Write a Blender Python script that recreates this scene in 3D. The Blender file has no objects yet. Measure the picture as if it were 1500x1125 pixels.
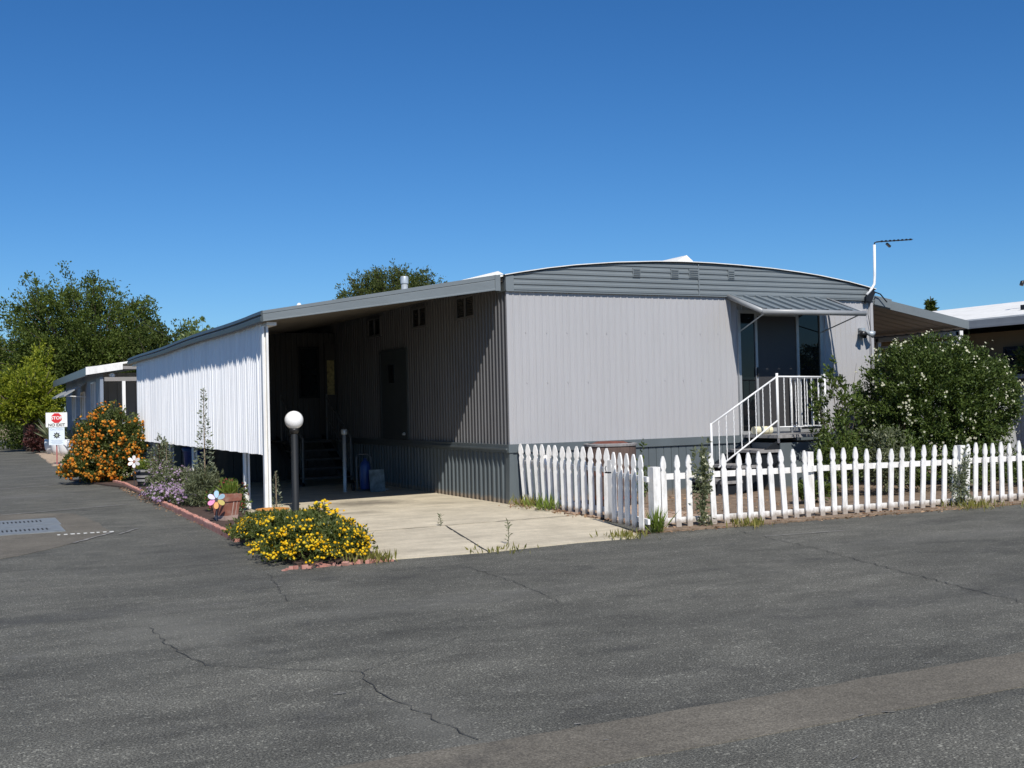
import bpy, math, random
import numpy as np
from mathutils import Vector, Matrix

S = bpy.context.scene
COL = S.collection
RNG = np.random.default_rng(7)
random.seed(7)
R = math.radians

# ------------------------------------------------------------------ materials
def newmat(name):
    m = bpy.data.materials.new(name); m.use_nodes = True
    nt = m.node_tree
    return m, nt, nt.nodes['Principled BSDF']

def node(nt, kind, **kw):
    n = nt.nodes.new(kind)
    for k, v in kw.items():
        if k in n.inputs.keys(): n.inputs[k].default_value = v
        else: setattr(n, k, v)
    return n

def coords(nt, scale=(1, 1, 1), src='Object'):
    tc = node(nt, 'ShaderNodeTexCoord')
    mp = node(nt, 'ShaderNodeMapping')
    mp.inputs['Scale'].default_value = scale
    nt.links.new(tc.outputs[src], mp.inputs['Vector'])
    return mp.outputs['Vector']

def noise(nt, vec, scale, detail=4, rough=0.55):
    n = node(nt, 'ShaderNodeTexNoise')
    n.inputs['Scale'].default_value = scale
    n.inputs['Detail'].default_value = detail
    n.inputs['Roughness'].default_value = rough
    nt.links.new(vec, n.inputs['Vector'])
    return n.outputs['Fac']

def ramp(nt, fac, stops):
    r = node(nt, 'ShaderNodeValToRGB')
    e = r.color_ramp.elements
    while len(e) < len(stops): e.new(0.5)
    for i, (p, c) in enumerate(stops):
        e[i].position = p
        e[i].color = (c[0], c[1], c[2], 1) if not isinstance(c, (int, float)) else (c, c, c, 1)
    nt.links.new(fac, r.inputs['Fac'])
    return r.outputs['Color']

def mix(nt, a, b, fac, blend='MIX'):
    m = node(nt, 'ShaderNodeMix'); m.data_type = 'RGBA'; m.blend_type = blend
    for sock, v in ((m.inputs[6], a), (m.inputs[7], b)):
        if isinstance(v, (tuple, list)): sock.default_value = (v[0], v[1], v[2], 1)
        else: nt.links.new(v, sock)
    if isinstance(fac, (int, float)): m.inputs[0].default_value = fac
    else: nt.links.new(fac, m.inputs[0])
    return m.outputs[2]

def bump(nt, bsdf, h, strength=0.3, dist=0.01):
    b = node(nt, 'ShaderNodeBump')
    b.inputs['Strength'].default_value = strength
    b.inputs['Distance'].default_value = dist
    nt.links.new(h, b.inputs['Height'])
    nt.links.new(b.outputs['Normal'], bsdf.inputs['Normal'])

def M(name, col, rough=0.6, var=0.12, scale=6.0, stretch=(1, 1, 1), dirt=None, dirt_amt=0.0,
      dirt_scale=3.0, bmp=0.0, bscale=60.0, metal=0.0, spec=0.5, coat=0.0, grime=0.0):
    m, nt, b = newmat(name)
    v = coords(nt, stretch)
    n1 = noise(nt, v, scale, 5)
    lo = tuple(c * (1 - var) for c in col); hi = tuple(min(1, c * (1 + var)) for c in col)
    c = ramp(nt, n1, [(0.3, lo), (0.7, hi)])
    if dirt:
        n2 = noise(nt, v, dirt_scale, 8, 0.7)
        f = ramp(nt, n2, [(0.48, 0.0), (0.72, dirt_amt)])
        c = mix(nt, c, dirt, f)
    if grime:                                                # soil splashed up from the ground
        geo = node(nt, 'ShaderNodeNewGeometry'); sx_ = node(nt, 'ShaderNodeSeparateXYZ'); nt.links.new(geo.outputs['Position'], sx_.inputs[0])
        ma = node(nt, 'ShaderNodeMath'); ma.operation = 'MULTIPLY_ADD'; ma.inputs[1].default_value = -grime
        nt.links.new(noise(nt, coords(nt, (9, 9, 5)), 1.6, 6, 0.7), ma.inputs[0]); nt.links.new(sx_.outputs['Z'], ma.inputs[2])
        c = mix(nt, c, (0.23, 0.17, 0.115), ramp(nt, ma.outputs[0], [(0.0, 0.75), (0.05, 0.0)]))
    nt.links.new(c, b.inputs['Base Color'])
    b.inputs['Roughness'].default_value = rough
    b.inputs['Metallic'].default_value = metal
    b.inputs['Specular IOR Level'].default_value = spec
    b.inputs['Coat Weight'].default_value = coat
    if bmp:
        bump(nt, b, noise(nt, v, bscale, 4), bmp, 0.01)
    return m

def leaf_mat(name, dark, light, trans=0.35, rough=0.45, spec=0.35):
    m, nt, b = newmat(name)
    g = node(nt, 'ShaderNodeNewGeometry')
    c = ramp(nt, g.outputs['Random Per Island'], [(0.0, dark), (0.55, tuple((a + d) / 2 for a, d in zip(dark, light))), (1.0, light)])
    nt.links.new(c, b.inputs['Base Color'])
    b.inputs['Roughness'].default_value = rough
    b.inputs['Specular IOR Level'].default_value = spec
    t = node(nt, 'ShaderNodeBsdfTranslucent')
    tc = mix(nt, c, (1.0, 1.0, 0.25), 1.0, 'MULTIPLY')
    nt.links.new(tc, t.inputs['Color'])
    ms = node(nt, 'ShaderNodeMixShader'); ms.inputs[0].default_value = trans
    nt.links.new(b.outputs[0], ms.inputs[1]); nt.links.new(t.outputs[0], ms.inputs[2])
    nt.links.new(ms.outputs[0], nt.nodes['Material Output'].inputs['Surface'])
    return m

def asphalt_mat():
    m, nt, b = newmat('asphalt')
    v = coords(nt)
    vs = coords(nt, (0.5, 1.0, 1.0))
    fine = noise(nt, v, 95, 3, 0.75)
    grit = node(nt, 'ShaderNodeTexVoronoi'); grit.inputs['Scale'].default_value = 70
    nt.links.new(v, grit.inputs['Vector'])
    big = noise(nt, vs, 0.7, 7, 0.62)
    mid = noise(nt, vs, 3.2, 7, 0.7)
    c = ramp(nt, big, [(0.30, (0.087, 0.085, 0.071)), (0.5, (0.114, 0.111, 0.092)), (0.72, (0.150, 0.145, 0.119))])
    c = mix(nt, c, ramp(nt, mid, [(0.28, 0.62), (0.5, 1.0), (0.74, 1.4)]), 0.9, 'MULTIPLY')
    c = mix(nt, c, ramp(nt, fine, [(0.28, 0.1), (0.5, 0.9), (0.72, 2.7)]), 1.0, 'MULTIPLY')
    c = mix(nt, c, ramp(nt, grit.outputs['Color'], [(0.0, 0.75), (0.78, 1.0), (0.86, 1.9), (1.0, 2.6)]), 0.7, 'MULTIPLY')
    blot = noise(nt, v, 1.15, 9, 0.72)
    c = mix(nt, c, (0.022, 0.023, 0.025), ramp(nt, blot, [(0.56, 0.0), (0.74, 0.6)]))
    pale = noise(nt, coords(nt, (0.5, 1.2, 1)), 1.9, 10, 0.78)
    c = mix(nt, c, (0.17, 0.165, 0.15), ramp(nt, pale, [(0.56, 0.0), (0.76, 0.5)]))
    geo = node(nt, 'ShaderNodeNewGeometry')
    for (x, y, rx, ry, col, amt) in ((-6.15, -7.3, 0.75, 1.1, (0.2, 0.195, 0.165), 0.55), (-5.5, -10.4, 0.3, 0.7, (0.19, 0.185, 0.16), 0.5), (-4.2, -7.3, 1.6, 0.4, (0.17, 0.166, 0.145), 0.45), (2.6, -6.6, 3.0, 0.5, (0.17, 0.166, 0.145), 0.4),
                                     (-6.9, -6.3, 1.6, 0.35, (0.05, 0.05, 0.048), 0.6), (-5.2, -3.2, 0.7, 2.2, (0.055, 0.055, 0.052), 0.5), (0.5, -9.3, 4.0, 0.6, (0.065, 0.065, 0.06), 0.5), (-5.3, -5.4, 0.6, 0.5, (0.05, 0.05, 0.047), 0.5), (4.0, -8.0, 2.4, 0.3, (0.05, 0.05, 0.048), 0.5), (-6.3, 8.0, 1.2, 1.0, (0.18, 0.175, 0.16), 0.5)):
        mp = node(nt, 'ShaderNodeMapping'); mp.vector_type = 'POINT'
        mp.inputs['Location'].default_value = (-x / rx, -y / ry, 0); mp.inputs['Scale'].default_value = (1 / rx, 1 / ry, 0)
        nt.links.new(geo.outputs['Position'], mp.inputs['Vector'])
        ln = node(nt, 'ShaderNodeVectorMath'); ln.operation = 'LENGTH'; nt.links.new(mp.outputs[0], ln.inputs[0])
        ma = node(nt, 'ShaderNodeMath'); ma.operation = 'MULTIPLY_ADD'; ma.inputs[1].default_value = 1.9
        nt.links.new(noise(nt, v, 3.1, 9, 0.75), ma.inputs[0]); nt.links.new(ln.outputs['Value'], ma.inputs[2])
        hf = node(nt, 'ShaderNodeMath'); hf.operation = 'MULTIPLY'; hf.inputs[1].default_value = 0.5; nt.links.new(ma.outputs[0], hf.inputs[0])
        c = mix(nt, c, mix(nt, c, col, 0.75), ramp(nt, hf.outputs[0], [(0.5, amt), (0.95, 0.0)]))
    nt.links.new(c, b.inputs['Base Color'])
    b.inputs['Roughness'].default_value = 0.85
    b.inputs['Specular IOR Level'].default_value = 0.3
    bump(nt, b, fine, 0.6, 0.012)
    return m

def concrete_mat(name, col, stains=(), gritty=False):
    m, nt, b = newmat(name)
    v = coords(nt)
    vs = coords(nt, (0.3, 1, 1))
    c = ramp(nt, noise(nt, v, 1.3, 8, 0.65), [(0.3, tuple(x * 0.82 for x in col)), (0.7, tuple(x * 1.12 for x in col))])
    c = mix(nt, c, ramp(nt, noise(nt, v, 60, 4, 0.7), [(0.25, 0.72), (0.75, 1.22)]), 0.6, 'MULTIPLY')
    c = mix(nt, c, ramp(nt, noise(nt, vs, 3.5, 8, 0.7), [(0.35, 0.66), (0.6, 1.0)]), 0.6, 'MULTIPLY')
    c = mix(nt, c, ramp(nt, noise(nt, v, 11, 9, 0.75), [(0.3, 0.8), (0.6, 1.05)]), 0.7, 'MULTIPLY')
    if gritty:
        c = mix(nt, c, ramp(nt, noise(nt, v, 95, 3, 0.75), [(0.25, 0.25), (0.5, 0.95), (0.75, 2.0)]), 0.8, 'MULTIPLY')
        c = mix(nt, c, (0.045, 0.043, 0.04), ramp(nt, noise(nt, v, 1.4, 9, 0.75), [(0.55, 0.0), (0.75, 0.6)]))
    geo = node(nt, 'ShaderNodeNewGeometry')
    for (x, y, rx, ry, amt) in stains:                      # oil stains where cars stood
        mp = node(nt, 'ShaderNodeMapping'); mp.vector_type = 'POINT'
        mp.inputs['Location'].default_value = (-x / rx, -y / ry, 0)
        mp.inputs['Scale'].default_value = (1 / rx, 1 / ry, 0)
        nt.links.new(geo.outputs['Position'], mp.inputs['Vector'])
        ln = node(nt, 'ShaderNodeVectorMath'); ln.operation = 'LENGTH'
        nt.links.new(mp.outputs[0], ln.inputs[0])
        ad = node(nt, 'ShaderNodeMath'); ad.operation = 'ADD'
        sc = node(nt, 'ShaderNodeMath'); sc.operation = 'MULTIPLY'; sc.inputs[1].default_value = 1.6
        nt.links.new(noise(nt, v, 2.6, 6, 0.65), sc.inputs[0])
        nt.links.new(ln.outputs['Value'], ad.inputs[0]); nt.links.new(sc.outputs[0], ad.inputs[1])
        hf = node(nt, 'ShaderNodeMath'); hf.operation = 'MULTIPLY'; hf.inputs[1].default_value = 0.5
        nt.links.new(ad.outputs[0], hf.inputs[0])
        f = ramp(nt, hf.outputs[0], [(0.5, amt), (0.95, 0.0)])
        c = mix(nt, c, (0.12, 0.105, 0.085), f)
    nt.links.new(c, b.inputs['Base Color'])
    b.inputs['Roughness'].default_value = 0.88
    b.inputs['Specular IOR Level'].default_value = 0.25
    bump(nt, b, noise(nt, v, 90, 4, 0.7), 0.35, 0.008)
    return m

def glass_mat(name, tint=(0.012, 0.016, 0.02), rough=0.03, spec=0.6):
    m, nt, b = newmat(name)
    v = coords(nt)
    c = ramp(nt, noise(nt, v, 2.0, 3), [(0.3, tuple(x * 0.7 for x in tint)), (0.7, tuple(x * 1.3 for x in tint))])
    nt.links.new(c, b.inputs['Base Color'])
    b.inputs['Roughness'].default_value = rough
    b.inputs['Specular IOR Level'].default_value = spec
    bump(nt, b, noise(nt, v, 1.2, 2), 0.02, 0.02)
    return m

MAT = dict(
    asphalt=asphalt_mat(),
    patch=concrete_mat('patched_asphalt', (0.165, 0.149, 0.118), gritty=True),
    concrete=concrete_mat('driveway_concrete', (0.625, 0.55, 0.41), [(-1.75, 1.75, 0.85, 0.7, 0.75), (-2.75, 0.9, 0.4, 0.4, 0.7), (-2.3, 0.2, 0.45, 0.3, 0.45), (-0.7, 0.9, 0.7, 0.3, 0.3)]),
    crack=M('crack_dirt', (0.055, 0.053, 0.046), 0.95, 0.6, 3),
    seam=M('pale_seam', (0.23, 0.22, 0.2), 0.9, 0.4, 12, dirt=(0.08, 0.08, 0.08), dirt_amt=0.8, dirt_scale=5),
    chalk=M('road_paint', (0.62, 0.62, 0.58), 0.8, 0.2, 20, dirt=(0.1, 0.1, 0.1), dirt_amt=0.6, dirt_scale=14),
    dirt=M('dry_soil', (0.21, 0.15, 0.1), 0.95, 0.35, 6, dirt=(0.1, 0.07, 0.045), dirt_amt=0.8, dirt_scale=9, bmp=0.9, bscale=35),
    bark_mulch=M('bark_mulch', (0.075, 0.045, 0.032), 0.95, 0.5, 22, dirt=(0.03, 0.02, 0.015), dirt_amt=0.8, dirt_scale=16, bmp=1.0, bscale=45),
    gravel=M('tan_gravel', (0.45, 0.34, 0.24), 0.95, 0.4, 30, dirt=(0.2, 0.14, 0.1), dirt_amt=0.6, dirt_scale=20, bmp=0.8, bscale=40),
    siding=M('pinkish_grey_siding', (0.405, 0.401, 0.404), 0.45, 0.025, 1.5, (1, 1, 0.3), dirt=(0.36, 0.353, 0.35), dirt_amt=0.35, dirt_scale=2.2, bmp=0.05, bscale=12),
    sidesiding=M('shade_darkened_side_siding', (0.13, 0.129, 0.131), 0.5, 0.06, 1.5, (1, 1, 0.3), dirt=(0.09, 0.088, 0.088), dirt_amt=0.5, dirt_scale=2.2),  # darker copy of the front siding, carport shade put into its colour
    roomwall=M('shade_darkened_room_siding', (0.05, 0.049, 0.047), 0.5, 0.1, 2, (1, 1, 0.3)),  # siding colour darkened to deepen the shade at the carport's back
    gutterdark=M('dark_gutter_paint', (0.055, 0.068, 0.072), 0.45, 0.1, 4, dirt=(0.1, 0.1, 0.1), dirt_amt=0.4),
    slate=M('slate_blue_paint', (0.105, 0.125, 0.133), 0.5, 0.08, 3, (1, 1, 0.4), dirt=(0.09, 0.11, 0.12), dirt_amt=0.5, dirt_scale=5, bmp=0.05, bscale=15, grime=0.12),
    fascia=M('grey_blue_fascia', (0.165, 0.188, 0.197), 0.42, 0.06, 2, (0.4, 0.4, 2), dirt=(0.13, 0.145, 0.15), dirt_amt=0.5, dirt_scale=6),
    awning=M('awning_enamel', (0.17, 0.20, 0.215), 0.4, 0.06, 4),
    rail_grey=M('grey_gutter_paint', (0.30, 0.31, 0.31), 0.4, 0.06, 5),
    roofwhite=M('white_roof_coating', (0.78, 0.77, 0.72), 0.75, 0.06, 3, dirt=(0.5, 0.48, 0.42), dirt_amt=0.5, dirt_scale=2.5, bmp=0.3, bscale=10),
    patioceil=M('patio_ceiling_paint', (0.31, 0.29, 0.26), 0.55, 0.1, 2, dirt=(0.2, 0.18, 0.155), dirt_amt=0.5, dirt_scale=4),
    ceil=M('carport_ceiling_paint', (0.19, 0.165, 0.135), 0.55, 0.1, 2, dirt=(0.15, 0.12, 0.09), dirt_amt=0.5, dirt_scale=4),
    panel=M('white_corrugated_panel', (0.86, 0.86, 0.86), 0.5, 0.04, 4, (1, 1, 0.15), dirt=(0.64, 0.65, 0.68), dirt_amt=0.6, dirt_scale=5),
    whitepost=M('white_post_paint', (0.78, 0.77, 0.74), 0.5, 0.05, 6, (1, 1, 0.3), dirt=(0.5, 0.47, 0.42), dirt_amt=0.5, dirt_scale=8),
    picket=M('white_picket_paint', (0.86, 0.84, 0.80), 0.55, 0.04, 9, (1, 1, 0.3), dirt=(0.40, 0.37, 0.32), dirt_amt=0.6, dirt_scale=15, grime=0.14, bmp=0.1, bscale=40),
    ironwhite=M('white_iron_paint', (0.80, 0.80, 0.78), 0.4, 0.05, 10),
    glass=glass_mat('window_glass'),
    clearglass=glass_mat('door_glass', (0.006, 0.008, 0.01), 0.015, 0.42),
    screen=M('insect_screen', (0.04, 0.039, 0.04), 0.55, 0.1, 60),
    alu=M('dull_aluminium', (0.36, 0.37, 0.37), 0.4, 0.08, 10, metal=0.3),
    galv=M('galvanised_metal', (0.42, 0.46, 0.48), 0.38, 0.1, 14, metal=0.35),
    dark=M('dark_recess', (0.012, 0.012, 0.013), 0.9, 0.2, 10),
    black=M('black_plastic', (0.015, 0.015, 0.016), 0.4, 0.1, 10),
    lamppost=M('charcoal_post_paint', (0.013, 0.016, 0.02), 0.6, 0.1, 12, spec=0.25),
    globe=M('opal_globe', (0.86, 0.87, 0.88), 0.25, 0.02, 4, coat=0.2),
    terra=M('terracotta', (0.30, 0.115, 0.075), 0.75, 0.15, 12, dirt=(0.45, 0.32, 0.25), dirt_amt=0.7, dirt_scale=7, bmp=0.15),
    terrapale=M('pale_mortar', (0.52, 0.38, 0.31), 0.85, 0.15, 14, bmp=0.2),
    edging=M('pink_edging_brick', (0.42, 0.19, 0.145), 0.85, 0.2, 10, dirt=(0.5, 0.36, 0.3), dirt_amt=0.6, dirt_scale=9, bmp=0.3),
    saucer=M('ochre_clay', (0.50, 0.22, 0.045), 0.7, 0.12, 12),
    block=M('grey_block', (0.35, 0.335, 0.31), 0.9, 0.12, 20, bmp=0.3),
    barrelwood=M('weathered_barrel_wood', (0.11, 0.075, 0.06), 0.8, 0.3, 9, (3, 3, 0.4), bmp=0.3),
    stepwood=M('dark_step_paint', (0.055, 0.052, 0.05), 0.7, 0.2, 9, bmp=0.2),
    darksteel=M('dull_steel', (0.13, 0.135, 0.14), 0.5, 0.15, 12),
    greywood=M('silvery_wood', (0.27, 0.26, 0.25), 0.8, 0.25, 9, (3, 3, 0.4), bmp=0.3),
    rust=M('rusty_rim', (0.16, 0.05, 0.03), 0.8, 0.3, 20),
    bark=M('tree_bark', (0.09, 0.068, 0.05), 0.9, 0.3, 12, (1, 1, 0.3), bmp=0.6, bscale=20),
    stem=M('green_stem', (0.11, 0.12, 0.055), 0.7, 0.2, 12),
    drystem=M('dry_stem', (0.22, 0.17, 0.11), 0.8, 0.2, 12),
    blueside=M('blue_grey_siding', (0.20, 0.235, 0.29), 0.55, 0.06, 3),
    greyshade=M('warm_grey_siding', (0.24, 0.225, 0.21), 0.6, 0.06, 3),
    tanwall=M('ochre_brown_siding', (0.16, 0.115, 0.055), 0.7, 0.1, 3),
    greyroof=M('grey_shingle', (0.2, 0.21, 0.22), 0.8, 0.15, 12),
    metalfence=M('pale_grey_metal_fence', (0.36, 0.37, 0.38), 0.5, 0.06, 3, (1, 1, 0.2), dirt=(0.38, 0.36, 0.24), dirt_amt=0.4, dirt_scale=3),
    signwhite=M('sign_white', (0.80, 0.80, 0.76), 0.45, 0.03, 5),
    signblue=M('sign_pale_blue', (0.70, 0.77, 0.82), 0.45, 0.03, 5),
    signred=M('sign_red', (0.62, 0.025, 0.03), 0.45, 0.05, 5),
    signblack=M('sign_black', (0.02, 0.02, 0.02), 0.5, 0.05, 5),
    signgrey=M('sign_faded_blue', (0.40, 0.49, 0.58), 0.5, 0.05, 5),
    gold=M('badge_centre', (0.32, 0.36, 0.28), 0.5, 0.15, 30),
    redpipe=M('faded_red_stake', (0.42, 0.13, 0.12), 0.6, 0.15, 10),
    stonewall=M('tan_block_wall', (0.30, 0.24, 0.18), 0.9, 0.3, 5, (1, 1, 3), dirt=(0.16, 0.12, 0.09), dirt_amt=0.7, dirt_scale=4, bmp=0.6, bscale=8),
    brownwood=M('reddish_brown_boards', (0.27, 0.13, 0.075), 0.8, 0.2, 8, (3, 3, 0.3)),
    tub=M('white_tub_paint', (0.74, 0.75, 0.74), 0.5, 0.05, 5, dirt=(0.5, 0.5, 0.46), dirt_amt=0.4),
    cream=M('cream_paint', (0.72, 0.66, 0.46), 0.6, 0.06, 5),
    blueplastic=M('blue_plastic', (0.02, 0.055, 0.22), 0.35, 0.1, 8),
    boardpaint=M('painted_board', (0.15, 0.2, 0.22), 0.7, 0.5, 9, dirt=(0.05, 0.08, 0.09), dirt_amt=0.8, dirt_scale=7),
    pinkpet=M('pink_petal', (0.72, 0.22, 0.42), 0.4, 0.1, 10), bluepet=M('pale_blue_petal', (0.45, 0.66, 0.78), 0.4, 0.1, 10),
    yellowpet=M('yellow_petal', (0.80, 0.66, 0.22), 0.4, 0.1, 10), orangepet=M('orange_petal', (0.82, 0.42, 0.16), 0.4, 0.1, 10),
    lilacpet=M('lilac_petal', (0.62, 0.58, 0.80), 0.4, 0.1, 10), whitepet=M('white_petal', (0.82, 0.79, 0.80), 0.4, 0.05, 10),
    steelplate=M('bluish_steel_plate', (0.2, 0.215, 0.215), 0.5, 0.15, 10, dirt=(0.13, 0.13, 0.12), dirt_amt=0.6, dirt_scale=6),
    yellowdoor=M('yellowed_glass', (0.42, 0.36, 0.15), 0.4, 0.35, 14, dirt=(0.08, 0.07, 0.04), dirt_amt=0.8, dirt_scale=16),
    paver=M('brick_paver', (0.38, 0.27, 0.19), 0.9, 0.25, 9, bmp=0.3),
    paper=M('white_paper', (0.72, 0.72, 0.70), 0.8, 0.05, 9),
    wire=M('wire_black', (0.04, 0.045, 0.055), 0.6, 0.1, 9),
    # foliage
    lf_tree=leaf_mat('tree_leaves', (0.058, 0.09, 0.018), (0.165, 0.21, 0.05), 0.4, 0.6, 0.15),
    lf_dark=leaf_mat('dark_tree_leaves', (0.04, 0.066, 0.015), (0.12, 0.15, 0.038), 0.35, 0.6, 0.15),
    lf_citrus=leaf_mat('citrus_leaves', (0.10, 0.15, 0.01), (0.40, 0.42, 0.045), 0.45, 0.5, 0.25),
    lf_pale=leaf_mat('pale_tree_leaves', (0.10, 0.15, 0.05), (0.2, 0.25, 0.09), 0.4),
    lf_oak=leaf_mat('olive_oak_leaves', (0.046, 0.068, 0.018), (0.14, 0.165, 0.05), 0.32, 0.6, 0.15),
    lf_jas=leaf_mat('jasmine_leaves', (0.030, 0.056, 0.012), (0.12, 0.165, 0.036), 0.25, 0.4, 0.3),
    lf_shrub=leaf_mat('shrub_leaves', (0.045, 0.08, 0.016), (0.15, 0.2, 0.045), 0.35),
    lf_sage=leaf_mat('sage_leaves', (0.09, 0.11, 0.055), (0.22, 0.24, 0.14), 0.3),
    lf_grey=leaf_mat('grey_green_leaves', (0.13, 0.15, 0.09), (0.30, 0.33, 0.24), 0.25),
    lf_lant=leaf_mat('lantana_leaves', (0.05, 0.075, 0.014), (0.15, 0.175, 0.05), 0.32),
    lf_grass=leaf_mat('dry_grass_blades', (0.14, 0.15, 0.03), (0.36, 0.32, 0.10), 0.4),
    lf_green=leaf_mat('fresh_blades', (0.09, 0.15, 0.02), (0.26, 0.32, 0.06), 0.4),
    lf_red=leaf_mat('maroon_leaves', (0.035, 0.012, 0.012), (0.10, 0.035, 0.028), 0.2),
    lf_litter=leaf_mat('dry_leaf_litter', (0.16, 0.08, 0.045), (0.42, 0.28, 0.17), 0.1, 0.8),
    lf_yucca=leaf_mat('yucca_blades', (0.12, 0.15, 0.075), (0.28, 0.30, 0.18), 0.2),
    fl_yellow=leaf_mat('yellow_blossom', (0.78, 0.42, 0.005), (0.88, 0.66, 0.045), 0.25, 0.7, 0.1),
    fl_orange=leaf_mat('orange_blossom', (0.50, 0.13, 0.012), (0.80, 0.36, 0.05), 0.25, 0.7, 0.1),
    fl_white=leaf_mat('white_blossom', (0.70, 0.68, 0.46), (0.84, 0.82, 0.66), 0.3, 0.7, 0.1),
    fl_purple=leaf_mat('lavender_blossom', (0.30, 0.19, 0.33), (0.58, 0.44, 0.60), 0.3, 0.7, 0.1),
    fl_red=leaf_mat('dusky_red_blossom', (0.22, 0.04, 0.04), (0.42, 0.11, 0.10), 0.3, 0.7, 0.1),
)

# ------------------------------------------------------------------ mesh helpers
class MB:
    def __init__(self): self.v = []; self.f = []; self.m = []
    def add(self, vs, fs, mi=0):
        o = len(self.v)
        self.v += [tuple(p) for p in vs]
        self.f += [tuple(i + o for i in f) for f in fs]
        self.m += [mi] * len(fs)
        return self
    def box(self, a, b, mi=0, rot=None, about=None):
        x0, y0, z0 = a; x1, y1, z1 = b
        vs = [Vector(p) for p in ((x0, y0, z0), (x1, y0, z0), (x1, y1, z0), (x0, y1, z0), (x0, y0, z1), (x1, y0, z1), (x1, y1, z1), (x0, y1, z1))]
        if rot is not None:
            c = Vector(about) if about is not None else sum(vs, Vector()) / 8
            vs = [rot @ (p - c) + c for p in vs]
        return self.add(vs, [(0, 3, 2, 1), (4, 5, 6, 7), (0, 1, 5, 4), (1, 2, 6, 5), (2, 3, 7, 6), (3, 0, 4, 7)], mi)
    def tube(self, path, r, n=8, mi=0, caps=True):
        path = [Vector(p) for p in path]
        rs = r if isinstance(r, (list, tuple)) else [r] * len(path)
        rings = []
        up = Vector((0, 0, 1))
        for i, p in enumerate(path):
            d = (path[min(i + 1, len(path) - 1)] - path[max(i - 1, 0)]).normalized()
            a = d.cross(up)
            if a.length < 1e-3: a = d.cross(Vector((0, 1, 0)))
            a.normalize(); b = d.cross(a)
            rings.append([p + (a * math.cos(2 * math.pi * k / n) + b * math.sin(2 * math.pi * k / n)) * rs[i] for k in range(n)])
        vs = [q for ring in rings for q in ring]
        fs = []
        for i in range(len(path) - 1):
            for k in range(n):
                k2 = (k + 1) % n
                fs.append((i * n + k, i * n + k2, (i + 1) * n + k2, (i + 1) * n + k))
        if caps:
            fs.append(tuple(range(n))[::-1]); fs.append(tuple((len(path) - 1) * n + k for k in range(n)))
        return self.add(vs, fs, mi)
    def lathe(self, c, prof, n=20, mi=0, sx=1, sy=1):
        c = Vector(c); vs = []; fs = []
        for (r, z) in prof:
            for k in range(n):
                a = 2 * math.pi * k / n
                vs.append(c + Vector((r * math.cos(a) * sx, r * math.sin(a) * sy, z)))
        for i in range(len(prof) - 1):
            for k in range(n):
                k2 = (k + 1) % n
                fs.append((i * n + k, i * n + k2, (i + 1) * n + k2, (i + 1) * n + k))
        return self.add(vs, fs, mi)
    def prism(self, poly, z0, z1, mi=0):
        n = len(poly)
        vs = [(x, y, z0) for x, y in poly] + [(x, y, z1) for x, y in poly]
        fs = [tuple(range(n))[::-1], tuple(range(n, 2 * n))] + [(i, (i + 1) % n, n + (i + 1) % n, n + i) for i in range(n)]
        return self.add(vs, fs, mi)
    def outline(self, pts, o, u, w, t, mi=0):
        """flat outline pts (a,b) in the plane o + a*u + b*w given thickness t along u x w"""
        o, u, w = Vector(o), Vector(u), Vector(w); nrm = u.cross(w).normalized() * t
        n = len(pts)
        a = [o + u * p[0] + w * p[1] for p in pts]
        return self.add(a + [p + nrm for p in a], [tuple(range(n))[::-1], tuple(range(n, 2 * n))] + [(i, (i + 1) % n, n + (i + 1) % n, n + i) for i in range(n)], mi)
    def ribs(self, p0, du, nout, L, z0, z1, prof, period, mi=0, jitter=0.0, seed=0):
        """vertical ribbed sheet from p0 along du (length L); prof = [(u, depth)] per period"""
        rg = random.Random(seed)
        us = []
        k = 0
        while k * period < L:
            a = 1 + rg.uniform(-jitter, jitter)
            for (u, d) in prof:
                x = k * period + u
                if x <= L: us.append((x, d * a))
            k += 1
        us.append((L, 0.0))
        p0, du, nout = Vector(p0), Vector(du), Vector(nout)
        lean = [rg.uniform(-1, 1) * jitter * 0.012 for _ in us]
        vs = []; fs = []
        for (u, d), e in zip(us, lean):
            q = p0 + du * u + nout * d
            za = z0(u) if callable(z0) else z0
            zb = z1(u) if callable(z1) else z1
            vs += [(q.x, q.y, za), (q.x + du.x * e, q.y + du.y * e, zb)]
        for i in range(len(us) - 1): fs.append((2 * i, 2 * i + 2, 2 * i + 3, 2 * i + 1))
        return self.add(vs, fs, mi)

def wloc(o):
    return Vector(o.location) + (wloc(o.parent) if o.parent else Vector())

def build(name, mb, mats, parent=None, smooth=False, loc=None):
    if not isinstance(mats, (list, tuple)): mats = [mats]
    base = wloc(parent) if parent else Vector(loc) if loc is not None else Vector((0, 0, 0))
    me = bpy.data.meshes.new(name)
    me.from_pydata([(p[0] - base.x, p[1] - base.y, p[2] - base.z) for p in mb.v], [], mb.f)
    for m in mats: me.materials.append(MAT[m])
    if len(mats) > 1: me.polygons.foreach_set('material_index', mb.m)
    if smooth: me.polygons.foreach_set('use_smooth', [True] * len(me.polygons))
    me.update()
    o = bpy.data.objects.new(name, me); COL.objects.link(o)
    if parent: o.parent = parent
    elif loc is not None: o.location = base
    return o

def build_np(name, V, F, mat, parent=None, loc=None):
    base = wloc(parent) if parent else Vector(loc) if loc is not None else Vector((0, 0, 0))
    me = bpy.data.meshes.new(name)
    me.from_pydata((V - np.array(base)).tolist(), [], F.tolist())
    me.materials.append(MAT[mat]); me.update()
    o = bpy.data.objects.new(name, me); COL.objects.link(o)
    if parent: o.parent = parent
    elif loc is not None: o.location = base
    return o

def tag(o, label, cat, group=None):
    o['label'] = label; o['category'] = cat
    if group: o['group'] = group
    return o

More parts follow.
